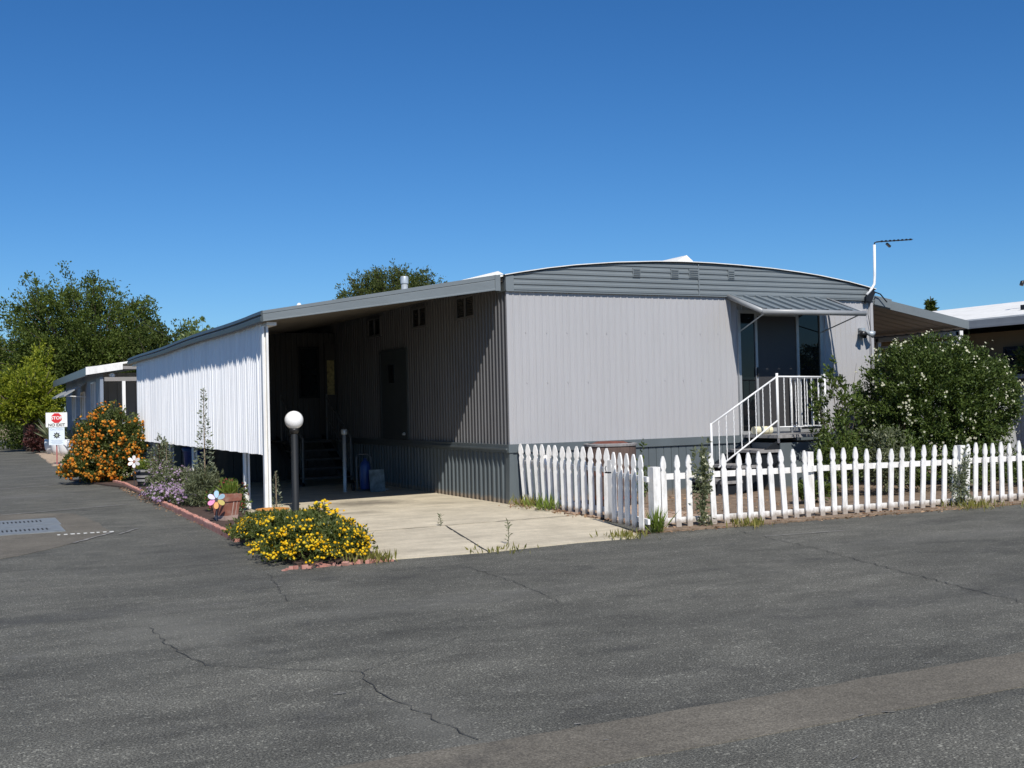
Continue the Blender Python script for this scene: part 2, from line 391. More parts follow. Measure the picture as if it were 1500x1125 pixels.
def thing(name, label, cat, loc, group=None):
    o = bpy.data.objects.new(name, None); COL.objects.link(o); o.location = loc
    o.empty_display_size = 0.2
    return tag(o, label, cat, group)

def struct(name, mb, mat, kind='structure'):
    o = build(name, mb, mat); o['kind'] = kind
    return o

def dup(root, loc, label=None):
    r = root.copy(); COL.objects.link(r); r.location = loc
    if label: r['label'] = label
    for ch in list(root.children):
        c = ch.copy(); COL.objects.link(c); c.parent = r
        for g in ch.children:
            d = g.copy(); COL.objects.link(d); d.parent = c
    return r

def text_mesh(s, size, o, u, w, lift=0.004, weight=0.0):
    """lettering as flat mesh centred on o in the plane (u, w)"""
    cu = bpy.data.curves.new('t', 'FONT'); cu.body = s; cu.size = size
    cu.align_x = 'CENTER'; cu.align_y = 'CENTER'; cu.offset = weight; cu.extrude = 0.001
    ob = bpy.data.objects.new('t', cu); COL.objects.link(ob)
    dg = bpy.context.evaluated_depsgraph_get()
    me = bpy.data.meshes.new_from_object(ob.evaluated_get(dg))
    vs = [v.co.copy() for v in me.vertices]; fs = [tuple(p.vertices) for p in me.polygons]
    bpy.data.objects.remove(ob); bpy.data.curves.remove(cu); bpy.data.meshes.remove(me)
    o, u, w = Vector(o), Vector(u), Vector(w); n = u.cross(w).normalized()
    mb = MB(); mb.add([o + u * v.x + w * v.y + n * (lift + v.z) for v in vs], fs)
    return mb

# ------------------------------------------------------------------ foliage helpers
def unit(a):
    return a / np.maximum(np.linalg.norm(a, axis=1, keepdims=True), 1e-9)

def leaves(P, D, L, aspect=0.45, wild=0.8, fold=0.18, rng=RNG):
    n = len(P)
    d = unit(D + rng.normal(0, wild, (n, 3)))
    s = unit(np.cross(d, rng.normal(0, 1, (n, 3))))
    nm = np.cross(s, d)
    L = np.asarray(L).reshape(-1, 1) * np.ones((n, 1))
    W = L * aspect
    V = np.empty((n, 4, 3))
    V[:, 0] = P
    V[:, 1] = P + d * L * 0.5 + s * W * 0.5 + nm * W * fold
    V[:, 2] = P + d * L
    V[:, 3] = P + d * L * 0.5 - s * W * 0.5 + nm * W * fold
    i = np.arange(n)[:, None] * 4
    return V.reshape(-1, 3), i + np.array([[0, 1, 2, 3]])

def domes(P, N, r, rng=RNG, k=6, h=0.6):
    """small rounded flower heads: apex, ring, each one island"""
    n = len(P); N = unit(N)
    a = unit(np.cross(N, rng.normal(0, 1, (n, 3)))); b = np.cross(N, a)
    r = np.asarray(r).reshape(-1, 1) * np.ones((n, 1))
    V = np.empty((n, 2 * k + 1, 3)); V[:, 0] = P + N * r * h
    for j in range(k):
        t = 2 * math.pi * j / k; dirv = a * math.cos(t) + b * math.sin(t)
        V[:, 1 + j] = P + dirv * r * 0.72 + N * r * h * 0.62
        V[:, 1 + k + j] = P + dirv * r - N * r * 0.1
    F = []
    for j in range(k):
        j2 = (j + 1) % k
        F += [(0, 1 + j, 1 + j2, 1 + j2), (1 + j, 1 + k + j, 1 + k + j2, 1 + j2)]
    i = np.arange(n) * (2 * k + 1)
    T = [[f[0], f[1], f[2]] for f in F[0::2]]; Q = [list(f) for f in F[1::2]]
    faces = (i[:, None, None] + np.array(T)[None]).reshape(-1, 3), (i[:, None, None] + np.array(Q)[None]).reshape(-1, 4)
    return V.reshape(-1, 3), faces

def build_domes(name, P, N, r, mat, parent, rng=RNG, **k):
    V, (T, Q) = domes(P, N, r, rng, **k)
    base = np.array(wloc(parent))
    me = bpy.data.meshes.new(name)
    me.from_pydata((V - base).tolist(), [], T.tolist() + Q.tolist())
    me.materials.append(MAT[mat]); me.update()
    o = bpy.data.objects.new(name, me); COL.objects.link(o); o.parent = parent
    return o

def petals(P, N, r, rng=RNG, k=5):
    """small star flowers of k flat petals, one quad each"""
    n = len(P); N = unit(N)
    a = unit(np.cross(N, rng.normal(0, 1, (n, 3)))); b = np.cross(N, a)
    r = np.asarray(r).reshape(-1, 1) * np.ones((n, 1))
    Vs = np.empty((n, k, 4, 3))
    for j in range(k):
        t = 2 * math.pi * j / k
        d = a * math.cos(t) + b * math.sin(t); s = -a * math.sin(t) + b * math.cos(t)
        Vs[:, j, 0] = P
        Vs[:, j, 1] = P + d * r * 0.6 + s * r * 0.32 + N * r * 0.12
        Vs[:, j, 2] = P + d * r + N * r * 0.05
        Vs[:, j, 3] = P + d * r * 0.6 - s * r * 0.32 + N * r * 0.12
    i = np.arange(n * k)[:, None] * 4
    return Vs.reshape(-1, 3), i + np.array([[0, 1, 2, 3]])

def sphere_dirs(n, rng, zmin=-1.0):
    z = rng.uniform(zmin, 1, n); t = rng.uniform(0, 2 * math.pi, n)
    s = np.sqrt(1 - z * z)
    return np.stack([s * np.cos(t), s * np.sin(t), z], 1)

def crown(c, rad, nb, nl, rng, zmin=-0.5, tmin=0.35, spread=0.10, clump=7, lump=0.18, upcurve=0.12, start=None, tail=0.35, boxy=2.0):
    """branches from the axis to an uneven envelope, leaf clumps along the outer part of each; returns leaf points, directions, branch paths"""
    c = np.array(c, float); rad = np.array(rad, float)
    dirs = sphere_dirs(nb, rng, zmin)
    if boxy != 2.0: dirs = dirs / (np.sum(np.abs(dirs) ** boxy, 1) ** (1 / boxy))[:, None]
    ks = rng.normal(0, 1, (6, 3)); ph = rng.uniform(0, 6.28, 6)
    lob = sum(np.sin(2.4 * dirs @ ks[i] + ph[i]) for i in range(6)) / 6
    k = 1 + lump * 1.6 * lob + rng.normal(0, lump * 0.45, nb)
    ends = c + dirs * rad * np.clip(k, 0.45, 1.35)[:, None]
    st = np.array(start, float) if start is not None else c - np.array([0, 0, rad[2] * 0.75])
    starts = st + np.stack([rng.normal(0, 0.05, nb) * rad[0], rng.normal(0, 0.05, nb) * rad[1], rng.uniform(0, 0.75, nb) * (c[2] - st[2])], 1)
    mids = (starts + ends) / 2 + np.array([0, 0, 1.0]) * upcurve * rad[2] * rng.uniform(-0.4, 1.0, (nb, 1)) + rng.normal(0, 0.06, (nb, 3)) * rad
    def at(i, t):
        t = t[:, None]
        return starts[i] * (1 - t) ** 2 + mids[i] * 2 * t * (1 - t) + ends[i] * t ** 2
    nc = nb * clump
    bi = rng.integers(0, nb, nc); t = tmin + (1 - tmin) * rng.uniform(0, 1, nc) ** 0.75
    cc = at(bi, t) + rng.normal(0, spread * 0.5, (nc, 3)) * rad
    cr = spread * (1.15 - tail * t) * rng.uniform(0.6, 1.3, nc)
    ci = rng.integers(0, nc, nl)
    P = cc[ci] + rng.normal(0, 1, (nl, 3)) * cr[ci][:, None] * rad * 0.62
    D = unit((P - c) / rad) * 0.8 + np.array([0, 0, 0.35])
    paths = []
    for i in range(nb):
        paths.append([at(np.array([i]), np.array([q]))[0] for q in (0, 0.35, 0.7, 1.0)])
    return P, D, paths

def limbs(mb, paths, r, rng, n=5, keep=1.0):
    for p in paths:
        if rng.uniform() > keep: continue
        mb.tube(p, [r, r * 0.65, r * 0.38, r * 0.15], n, caps=False)

def tree(name, label, base, th, tr, c, rad, nb, nl, ll, mat, seed, group=None, keep=0.4, limb=0.06, **kw):
    rng = np.random.default_rng(seed)
    t = thing(name, label, 'tree', base, group)
    P, D, paths = crown(c, rad, nb, nl, rng, start=(base[0], base[1], base[2] + th), **kw)
    V, F = leaves(P, D, ll * rng.uniform(0.6, 1.3, len(P)), 0.5, 0.8, rng=rng)
    build_np('crown', V, F, mat, t)
    mb = MB()
    top = (base[0] * 0.4 + c[0] * 0.6, base[1] * 0.4 + c[1] * 0.6, c[2] + rad[2] * 0.2)
    b = Vector(base)
    mid = Vector((base[0] * 0.85 + c[0] * 0.15, base[1], base[2] + th))
    mb.tube([b, b.lerp(mid, 0.15), mid, Vector(top)], [tr * 1.35, tr, tr * 0.75, tr * 0.2], 9)
    limbs(mb, paths, limb, rng, 5, keep)
    build('trunk', mb, 'bark', t, True)
    return t

def bush(name, label, cat, base, c, rad, nb, nl, ll, mat, seed, group=None, stem='stem', keep=0.3, limb=0.012, aspect=0.45, wild=0.8, core=0.0, **kw):
    rng = np.random.default_rng(seed)
    t = thing(name, label, cat, base, group)
    P, D, paths = crown(c, rad, nb, nl, rng, start=(base[0], base[1], base[2] + 0.02), **kw)
    ok = P[:, 2] > base[2] + 0.004
    P, D = P[ok], D[ok]
    V, F = leaves(P, D, ll * rng.uniform(0.55, 1.3, len(P)), aspect, wild, rng=rng)
    V[:, 2] = np.maximum(V[:, 2], base[2] + 0.003)
    build_np('foliage', V, F, mat, t)
    mb = MB(); limbs(mb, paths, limb, rng, 4, keep)
    build('stems', mb, stem, t)
    return t, P, D, rng, paths

def outer(P, c, rad, n, rng, zbias=0.0, view=None, lumpy=0.07):
    """pick the n outermost of random points on a foliage cloud, as seats for blossoms"""
    q = (P - np.array(c)) / np.array(rad)
    s = np.linalg.norm(q, axis=1)
    key = np.floor(unit(q) * 4).astype(int) @ np.array([100, 10, 1])
    for kk in np.unique(key):
        i_ = key == kk; s[i_] -= np.quantile(s[i_], 0.93)
    h = np.sin(q @ np.array([5.1, 2.3, 3.7]) + 1.0) + np.sin(q @ np.array([-3.3, 6.1, 4.9]) + 2.0) + np.sin(q @ np.array([9.0, -8.0, 7.0]))
    s = s + zbias * q[:, 2] + lumpy * h + rng.uniform(0, 0.2, len(P))
    if view is not None: s = s + 0.12 * (unit(q) @ np.array(view))
    idx = np.argsort(-s)[: int(n * 2.2)]
    idx = rng.choice(idx, n, replace=False)
    return P[idx], unit(q[idx])

# ------------------------------------------------------------------ camera, light, sky
cam = bpy.data.cameras.new('camera'); co = bpy.data.objects.new('camera', cam); COL.objects.link(co)
rows = [[0.898, 0.013, -0.44], [-0.44, -0.029, -0.898], [-0.024, 1.0, -0.02]]
VLp, VRp, F = (-60.0, 615.0), (4117.0, 515.0), 1652.2
def vray(p): return Vector((p[0] - 750.0, -(p[1] - 562.5), -F)).normalized()
ya, xa = vray(VLp), vray(VRp); za = xa.cross(ya).normalized(); xa = ya.cross(za)
rot = Matrix((xa, ya, za))
co.matrix_world = Matrix.Translation((-7.499, -15.39, 1.493)) @ rot.to_4x4()
cam.sensor_width = 36.0; cam.lens = F / 1500.0 * 36.0
cam.clip_start = 0.05; cam.clip_end = 3000
S.camera = co

SUNV = Vector((0.21, 0.94, -1.0)).normalized()
sl = bpy.data.lights.new('sun', 'SUN'); so = bpy.data.objects.new('sun', sl); COL.objects.link(so)
sl.energy = 5.0; sl.angle = R(0.53); sl.color = (1.0, 0.955, 0.89)
so.rotation_euler = SUNV.to_track_quat('-Z', 'Y').to_euler(); so.location = (0, -20, 30)

w = bpy.data.worlds.new('World'); S.world = w; w.use_nodes = True
nt = w.node_tree; bg = nt.nodes['Background']
sky = nt.nodes.new('ShaderNodeTexSky'); sky.sky_type = 'NISHITA'; sky.sun_disc = False
sky.sun_elevation = R(46); sky.sun_rotation = R(192.6)
sky.air_density = 1.0; sky.dust_density = 0.0; sky.ozone_density = 1.6; sky.altitude = 0
# clear-day tone of the sky: per-channel response measured against the photograph
sp = nt.nodes.new('ShaderNodeSeparateColor'); cb = nt.nodes.new('ShaderNodeCombineColor')
nt.links.new(sky.outputs[0], sp.inputs[0])
for ch, (gain, pw) in enumerate(((0.186, 1.376), (0.506, 1.118), (0.889, 1.05))):
    pn = nt.nodes.new('ShaderNodeMath'); pn.operation = 'POWER'; pn.inputs[1].default_value = pw
    gn = nt.nodes.new('ShaderNodeMath'); gn.operation = 'MULTIPLY'; gn.inputs[1].default_value = gain
    nt.links.new(sp.outputs[ch], pn.inputs[0]); nt.links.new(pn.outputs[0], gn.inputs[0]); nt.links.new(gn.outputs[0], cb.inputs[ch])
nt.links.new(cb.outputs[0], bg.inputs[0]); bg.inputs[1].default_value = 0.1

S.view_settings.view_transform = 'Standard'; S.view_settings.look = 'None'
S.view_settings.exposure = 0.0; S.view_settings.gamma = 1.0
S.cycles.max_bounces = 8; S.cycles.diffuse_bounces = 4; S.cycles.transmission_bounces = 4
S.cycles.use_denoising = True
S.cycles.sample_clamp_indirect = 6

# ------------------------------------------------------------------ ground
struct('ground', MB().add([(-900, -900, -0.06), (900, -900, -0.06), (900, 900, -0.06), (-900, 900, -0.06)], [(0, 1, 2, 3)]), 'dirt')
struct('asphalt_road', MB().prism([(-80, -80), (90, -80), (90, 100), (-80, 100)], -0.05, 0.0), 'asphalt')

def ribbon(mb, pts, wd, z, jit=0.0, seed=1, mi=0, step=0.12):
    rg = random.Random(seed)
    P = []
    for a, b in zip(pts[:-1], pts[1:]):
        a, b = Vector((a[0], a[1], 0)), Vector((b[0], b[1], 0))
        n = max(1, int((b - a).length / step))
        P += [a.lerp(b, i / n) for i in range(n)]
    P.append(Vector((pts[-1][0], pts[-1][1], 0)))
    vs = []
    for i, p in enumerate(P):
        d = (P[min(i + 1, len(P) - 1)] - P[max(i - 1, 0)]).normalized(); s = Vector((-d.y, d.x, 0))
        p = p + s * rg.uniform(-jit, jit); hw = wd * rg.uniform(0.35, 0.65) if jit else wd / 2
        vs += [p + s * hw + Vector((0, 0, z)), p - s * hw + Vector((0, 0, z))]
    return mb.add(vs, [(2 * i, 2 * i + 1, 2 * i + 3, 2 * i + 2) for i in range(len(P) - 1)], mi)

def wavy(pts, amp, seed, step=0.35):
    rg = random.Random(seed); out = []
    n = len(pts)
    for i in range(n):
        a, b = Vector(pts[i]), Vector(pts[(i + 1) % n]); k = max(1, int((b - a).length / step))
        for j in range(k):
            p = a.lerp(b, j / k); out.append((p.x + rg.uniform(-amp, amp), p.y + rg.uniform(-amp, amp)))
    return out

# valley strip of brownish patched paving in the foreground, and the patch around the drain
struct('paving_strip', MB().prism(wavy([(-40, -11.32), (40, -11.32), (40, -10.79), (-40, -10.79)], 0.011, 3, 0.12), -0.01, 0.004), 'patch')
struct('road_patch', MB().prism(wavy([(-9.5, -4.4), (-7.13, -2.22), (-6.29, -1.09), (-5.75, -0.07), (-5.8, 2.2), (-5.9, 3.36), (-6.94, 4.0), (-9.5, 4.2)], 0.03, 5), -0.01, 0.004), 'patch')
cr = MB()
for s, (pts, wd) in enumerate([
    ([(-3.25, -5.62), (-3.28, -6.83), (-3.43, -7.84)], 0.022), ([(0.5, -4.9), (0.16, -6.62), (-0.38, -8.55), (-0.9, -10.7)], 0.03),
    ([(-5.46, -9.2), (-5.52, -9.6), (-5.49, -10.03), (-5.43, -10.74)], 0.022), ([(-6.31, -7.12), (-6.3, -7.9), (-6.21, -8.53), (-5.46, -9.2)], 0.02),
    ([(-5.46, -9.2), (-4.6, -8.6), (-3.9, -8.5)], 0.012), ([(-9.5, -6.6), (-6.4, -6.5), (-5.2, -6.6), (-3.43, -7.84)], 0.014),
    ([(-5.2, -6.6), (-4.95, -5.0)], 0.018), ([(-5.75, -0.3), (-4.7, -0.6)], 0.016), ([(-8, 4.4), (-4.95, 4.75)], 0.02),
    ([(1.5, -5.0), (1.6, -5.6), (1.1, -7.2)], 0.012), ([(-2.4, -4.9), (-1.4, -5.3), (0.5, -5.5), (0.6, -5.0)], 0.016),
    ([(-1.5, -9.4), (0.6, -8.9), (3.4, -8.6)], 0.012)]):
    ribbon(cr, pts, wd * 0.30, 0.0065, wd * 1.0, 10 + s, step=0.07)
struct('road_cracks', cr, 'crack')
sm = MB()
ribbon(sm, [(-9, 3.4), (-6.95, 3.75), (-4.94, 4.55)], 0.05, 0.008, 0.006, 31)
ribbon(sm, [(-9, 10.3), (-6.74, 10.86), (-5.2, 11.8)], 0.06, 0.008, 0.008, 32)
ribbon(sm, [(0.42, -5.47), (1.0, -5.53), (1.47, -5.57)], 0.022, 0.008, 0.006, 33)
ribbon(sm, [(-5.75, -0.07), (-6.29, -1.09)], 0.05, 0.008, 0.02, 34)
ribbon(sm, [(-5.7, -0.4), (-5.4, 0.2)], 0.03, 0.008, 0.015, 35)
rg = random.Random(77)
for k in range(70):                                          # scuffs and bits of old paint near the strip
    x, y = rg.uniform(-6, 6), rg.uniform(-12.6, -10.6) if k % 3 else rg.uniform(-10, -5)
    a = rg.uniform(-0.4, 0.4); l = rg.uniform(0.01, 0.07)
    ribbon(sm, [(x, y), (x + l * math.cos(a), y + l * math.sin(a))], rg.uniform(0.006, 0.014), 0.0085, 0.003, 90 + k)
struct('road_seams', sm, 'seam')
ds = MB()
for i in range(9):
    x = -6.4 + 0.078 * i
    ds.box((x, 0.0 - 0.012 * i * 0.3, 0.004), (x + 0.05 * (0.7 + 0.3 * ((i * 7) % 3) / 2), 0.07 - 0.004 * i, 0.0085))
struct('road_markings', ds, 'chalk')

struct('yard_soil', MB().prism(wavy([(-0.25, -4.45), (2, -4.5), (6, -4.68), (14, -4.9), (30, -5.0), (30, 14), (7.2, 14), (7.2, -0.2), (0.1, -0.2), (0.12, -1.6), (0.0, -2.9)], 0.025, 8), -0.02, 0.022), 'dirt')
# driveway slabs, with open joints
R1 = [(-0.62, -4.55), (-0.3, -4.0), (0.0, -2.9), (0.12, -2.2)]
struct('driveway', MB().prism([(-3.62, -2.26), (-2.02, -2.19), (-0.95, -2.16), (0.12, -2.1), (0.12, -0.1), (-0.03, -0.02), (-0.03, 13.3), (-3.62, 13.3)], -0.02, 0.016), 'concrete')
struct('driveway_apron', MB().prism([(-3.72, -4.76), (-2.643, -4.84), (-2.012, -2.225), (-3.62, -2.285)], -0.02, 0.013).prism([(-2.635, -4.84), (-1.5, -4.7), (-0.75, -4.72), (-0.60, -4.5), (-0.24, -3.2), (0.1, -2.13), (-0.95, -2.19), (-2.0, -2.222)], -0.02, 0.014), 'concrete')
jt = MB()
for s_, pts in enumerate(([(-3.62, -2.27), (-2.02, -2.205)], [(-2.02, -2.205), (-0.95, -2.172), (0.1, -2.115)], [(-2.02, -2.21), (-2.65, -4.84)])): ribbon(jt, pts, 0.013, 0.0185, 0.008, 60 + s_)
struct('driveway_joints', jt, 'crack')
struct('neighbour_driveway', MB().prism([(-4.2, 14.2), (4, 14.2), (4, 21.8), (-4.2, 21.8)], -0.02, 0.012), 'concrete')
bed = wavy([(-4.6, -4.7), (-3.7, -4.75), (-3.62, 13.0), (-5.2, 13.0), (-4.45, 9.0), (-4.5, 2.0), (-4.57, -1.4)], 0.02, 12)
struct('planting_bed', MB().prism(bed, -0.02, 0.035), 'bark_mulch')
struct('gravel_strip', MB().prism(wavy([(-4.9, 22.0), (-3.5, 22.0), (-3.3, 36), (-4.6, 36)], 0.06, 14), -0.02, 0.02), 'gravel')

# ------------------------------------------------------------------ the mobile home
SIDE = [(0, 0), (0.066, 0), (0.076, 0.016), (0.098, 0.016), (0.108, 0)]
FRONTP = [(0, 0), (0.04, 0), (0.046, 0.004), (0.054, 0.004), (0.060, 0), (0.074, 0), (0.084, 0.010), (0.100, 0.010), (0.110, 0)]
home = thing('mobile_home', 'grey ribbed mobile home with slate skirting and low arched white roof', 'mobile home', (0, 0, 0))
W, HL = 7.32, 15.0
GC = [(-0.03, 3.487), (0.206, 3.53), (0.68, 3.608), (1.165, 3.672), (1.915, 3.741), (2.692, 3.784), (3.226, 3.797), (3.774, 3.794), (4.336, 3.778), (5.059, 3.744), (5.654, 3.697), (6.111, 3.651), (6.733, 3.566), (7.179, 3.485), (7.35, 3.45)]
def gz(x):
    for (a, za_), (b, zb_) in zip(GC[:-1], GC[1:]):
        if x <= b: return za_ + (zb_ - za_) * (x - a) / (b - a)
    return GC[-1][1]
f = MB(); f.ribs((0.012, 0, 0), (1, 0, 0), (0, -1, 0), W - 0.02, 0.92, 3.275, FRONTP, 0.12, jitter=0.08, seed=2)
rg = random.Random(4)
for zz in (2.62, 1.85):                                        # screw heads in two rows across the front
    for k in range(11): f.box((0.3 + k * 0.36, -0.016, zz + rg.uniform(-0.01, 0.01)), (0.312 + k * 0.36, -0.008, zz + 0.014))
build('front_wall', f, 'siding', home)
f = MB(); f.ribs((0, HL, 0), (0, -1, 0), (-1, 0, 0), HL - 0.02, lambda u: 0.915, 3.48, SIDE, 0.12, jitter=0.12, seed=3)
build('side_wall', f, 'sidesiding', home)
f = MB(); f.ribs((W, 0.01, 0), (0, 1, 0), (1, 0, 0), HL, 0.92, 3.44, SIDE, 0.12, seed=4)
f.ribs((W, HL, 0), (-1, 0, 0), (0, 1, 0), W, 0.0, 3.4, SIDE, 0.12, seed=5)
build('rear_walls', f, 'siding', home)
build('corner_trim', MB().box((W - 0.045, -0.02, 0.92), (W + 0.018, 0.03, 3.27)), 'siding', home)
build('corner_trim', MB().box((-0.014, -0.014, 0.92), (0.03, 0.028, 3.27)), 'siding', home)
# gable: horizontal lapped ribs under the arched roof edge
g = MB(); nx = 90
zs = []
z = 3.262
while z < 3.81:
    zs += [(z, 0.0), (z + 0.012, 0.014), (z + 0.045, 0.014), (z + 0.062, 0.0)]
    z += 0.086
for i in range(nx + 1):
    x = -0.03 + (W + 0.06) * i / nx; top = gz(x)
    for (zz, d) in zs: g.v.append((x, -0.028 - d, min(zz, top)))
nz = len(zs)
for i in range(nx):
    for j in range(nz - 1):
        a = i * nz + j
        q = [g.v[a], g.v[a + nz], g.v[a + nz + 1], g.v[a + 1]]
        if q[3][2] - q[0][2] + q[2][2] - q[1][2] > 1e-5:
            g.f.append((a, a + nz, a + nz + 1, a + 1)); g.m.append(0)
g.box((-0.03, -0.052, 3.245), (W + 0.03, -0.006, 3.262))
g.box((-0.034, -0.05, 3.262), (0.10, -0.012, 3.49)); g.box((3.512, -0.05, 3.26), (3.53, -0.02, 3.79))
build('gable', g, 'fascia', home)
f = MB(); f.box((-0.036, -0.012, 3.25), (-0.012, 0.32, 3.475)); build('parapet_return', f, 'slate', home)
for (x0, x1, z0, z1) in ((2.24, 2.38, 3.53, 3.67), (2.97, 3.12, 3.53, 3.68), (3.33, 3.51, 3.54, 3.69), (4.12, 4.25, 3.54, 3.7)):
    v = MB(); v.box((x0, -0.052, z0), (x1, -0.03, z1))
    for k in range(4):
        zz = z0 + 0.02 + k * (z1 - z0 - 0.02) / 4
        v.box((x0 + 0.012, -0.064, zz), (x1 - 0.012, -0.05, zz + 0.012), rot=Matrix.Rotation(R(25), 3, 'X'))
    build('gable_vent', v, 'fascia', home)
# roof with white coating, ridge cap, drip edge
r_ = MB(); n = 60
for yy in (-0.075, HL):
    for i in range(n + 1):
        x = -0.06 + (W + 0.12) * i / n
        r_.v += [(x, yy, gz(x) + 0.004), (x, yy, gz(x) + 0.017)]
for i in range(n):
    a = 2 * i; b = 2 * (n + 1) + 2 * i
    r_.f += [(a, a + 2, a + 3, a + 1), (a + 1, a + 3, b + 3, b + 1), (b, b + 1, b + 3, b + 2), (a, b, b + 2, a + 2)]; r_.m += [0] * 4
roof = build('roof', r_, 'roofwhite', home)
f = MB(); f.add([(3.25, 0.35, 3.80), (3.80, 0.35, 3.80), (3.62, 0.42, 3.99), (3.25, HL, 3.80), (3.80, HL, 3.80), (3.62, HL, 3.99)], [(0, 1, 2), (1, 4, 5, 2), (2, 5, 3, 0), (5, 4, 3)])
build('ridge_cap', f, 'roofwhite', roof)
f = MB(); f.add([(-0.85, 0.03, 3.372), (-0.03, 0.03, 3.515), (-0.03, 13.0, 3.515), (-0.85, 13.0, 3.372), (-0.12, 0.03, 3.555), (-0.12, 13.0, 3.555)], [(0, 4, 5, 3), (4, 1, 2, 5), (0, 1, 4)])
build('edge_flashing', f, 'roofwhite', roof)
f = MB()
for i in range(60):
    xa_, xb_ = -0.055 + (W + 0.11) * i / 60, -0.055 + (W + 0.11) * (i + 1) / 60
    f.add([(xa_, -0.062, gz(xa_) - 0.012), (xb_, -0.062, gz(xb_) - 0.012), (xb_, -0.062, gz(xb_) + 0.004), (xa_, -0.062, gz(xa_) + 0.004),
           (xa_, -0.03, gz(xa_) - 0.012), (xb_, -0.03, gz(xb_) - 0.012), (xb_, -0.03, gz(xb_) + 0.004), (xa_, -0.03, gz(xa_) + 0.004)], [(0, 1, 2, 3), (0, 4, 5, 1), (3, 2, 6, 7)])
build('drip_edge', f, 'lamppost', roof)
f = MB(); f.lathe((0.63, 6, 3.5), [(0.068, 0), (0.068, 0.53), (0.0, 0.53)], 16); f.lathe((0.63, 6, 4.03), [(0.08, 0), (0.08, 0.13), (0.072, 0.15), (0.0, 0.155)], 16)
build('flue_pipe', f, 'galv', roof, True)
# skirting: belt board and grooved panels
GROOVE = [(0, 0), (0.125, 0), (0.129, -0.012), (0.137, -0.012), (0.141, 0)]
BATT = [(0, 0), (0.10, 0), (0.106, 0.03), (0.138, 0.03), (0.144, 0)]
f = MB(); f.ribs((-0.005, -0.018, 0), (1, 0, 0), (0, -1, 0), W, 0.0, 0.80, GROOVE, 0.146, seed=6)
f.ribs((-0.012, 13.0, 0), (0, -1, 0), (-1, 0, 0), 12.9, 0.0, 0.80, BATT, 0.16, jitter=0.12, seed=7)
f.add([(-0.048, -0.03, 0), (0.10, -0.034, 0), (0.03, -0.03, 0.8), (-0.03, -0.03, 0.8), (-0.048, 0.10, 0), (-0.03, 0.10, 0.8)], [(0, 1, 2, 3), (4, 0, 3, 5)])
build('skirting', f, 'slate', home)
f = MB(); f.box((-0.05, -0.048, 0.795), (W + 0.02, 0.0, 0.918)); f.box((-0.052, 0.001, 0.795), (0.0, 13.0, 0.918)); f.box((-0.075, 0.0, 0.835), (-0.05, 13.0, 0.862))
build('belt_board', f, 'slate', home)
# sliding door on the front
door = MB()
for (x0, x1, z0, z1) in ((4.29, 4.345, 0.93, 3.03), (6.065, 6.13, 0.93, 3.03), (4.345, 6.065, 2.975, 3.03), (4.345, 6.065, 0.93, 0.985)): door.box((x0, -0.05, z0), (x1, 0.0, z1))
for (x0, x1, y) in ((4.655, 4.70, -0.046), (5.545, 5.60, -0.044)): door.box((x0, y, 0.985), (x1, 0.0, 2.975))
door.box((4.70, -0.04, 0.985), (5.545, -0.006, 1.03)); door.box((4.70, -0.04, 2.935), (5.545, -0.006, 2.975))
dr = build('sliding_door', door, 'alu', home)
build('pane', MB().box((4.345, -0.022, 0.985), (4.655, -0.014, 2.975)), 'clearglass', dr)
build('screen', MB().box((4.70, -0.026, 1.03), (5.545, -0.016, 2.935)), 'screen', dr)
build('pane', MB().box((5.60, -0.022, 0.985), (6.065, -0.014, 2.975)), 'clearglass', dr)
build('handle', MB().box((4.664, -0.075, 1.9), (4.69, -0.046, 2.06)), 'black', dr)
# high slider windows and the side door under the carport
def side_window(y0, y1, z0, z1, p=home):
    f_ = MB()
    t_ = 0.035
    for (a, b, c_, d_) in ((y0, y1, z0, z0 + t_), (y0, y1, z1 - t_, z1), (y0, y0 + t_, z0 + t_, z1 - t_), (y1 - t_, y1, z0 + t_, z1 - t_), ((y0 + y1) / 2 - 0.02, (y0 + y1) / 2 + 0.02, z0 + t_, z1 - t_)):
        f_.box((-0.045, a, c_), (-0.002, b, d_))
    o_ = build('window', f_, 'sidesiding', p)
    build('pane', MB().box((-0.026, y0 + t_, z0 + t_), (-0.018, (y0 + y1) / 2 - 0.02, z1 - t_)).box((-0.026, (y0 + y1) / 2 + 0.02, z0 + t_), (-0.018, y1 - t_, z1 - t_)), 'glass', o_)
for (a, b) in ((1.13, 1.88), (3.2, 3.92), (5.63, 6.39)): side_window(a, b, 2.95, 3.33)
f = MB()
for (a, b, c_, d_) in ((4.22, 4.27, 0.93, 2.64), (5.64, 5.69, 0.93, 2.64), (4.27, 5.64, 2.59, 2.64)): f.box((-0.05, a, c_), (-0.002, b, d_))
f.box((-0.04, 4.27, 0.93), (-0.004, 5.64, 2.59))
sd = build('side_door', f, 'gutterdark', home)
build('pane', MB().box((-0.046, 4.9, 2.0), (-0.041, 5.2, 2.35)), 'glass', sd)
build('door_knob', MB().lathe((-0.07, 4.36, 1.0), [(0, 0), (0.03, 0.01), (0.035, 0.035), (0.02, 0.06), (0, 0.065)], 10), 'galv', sd)
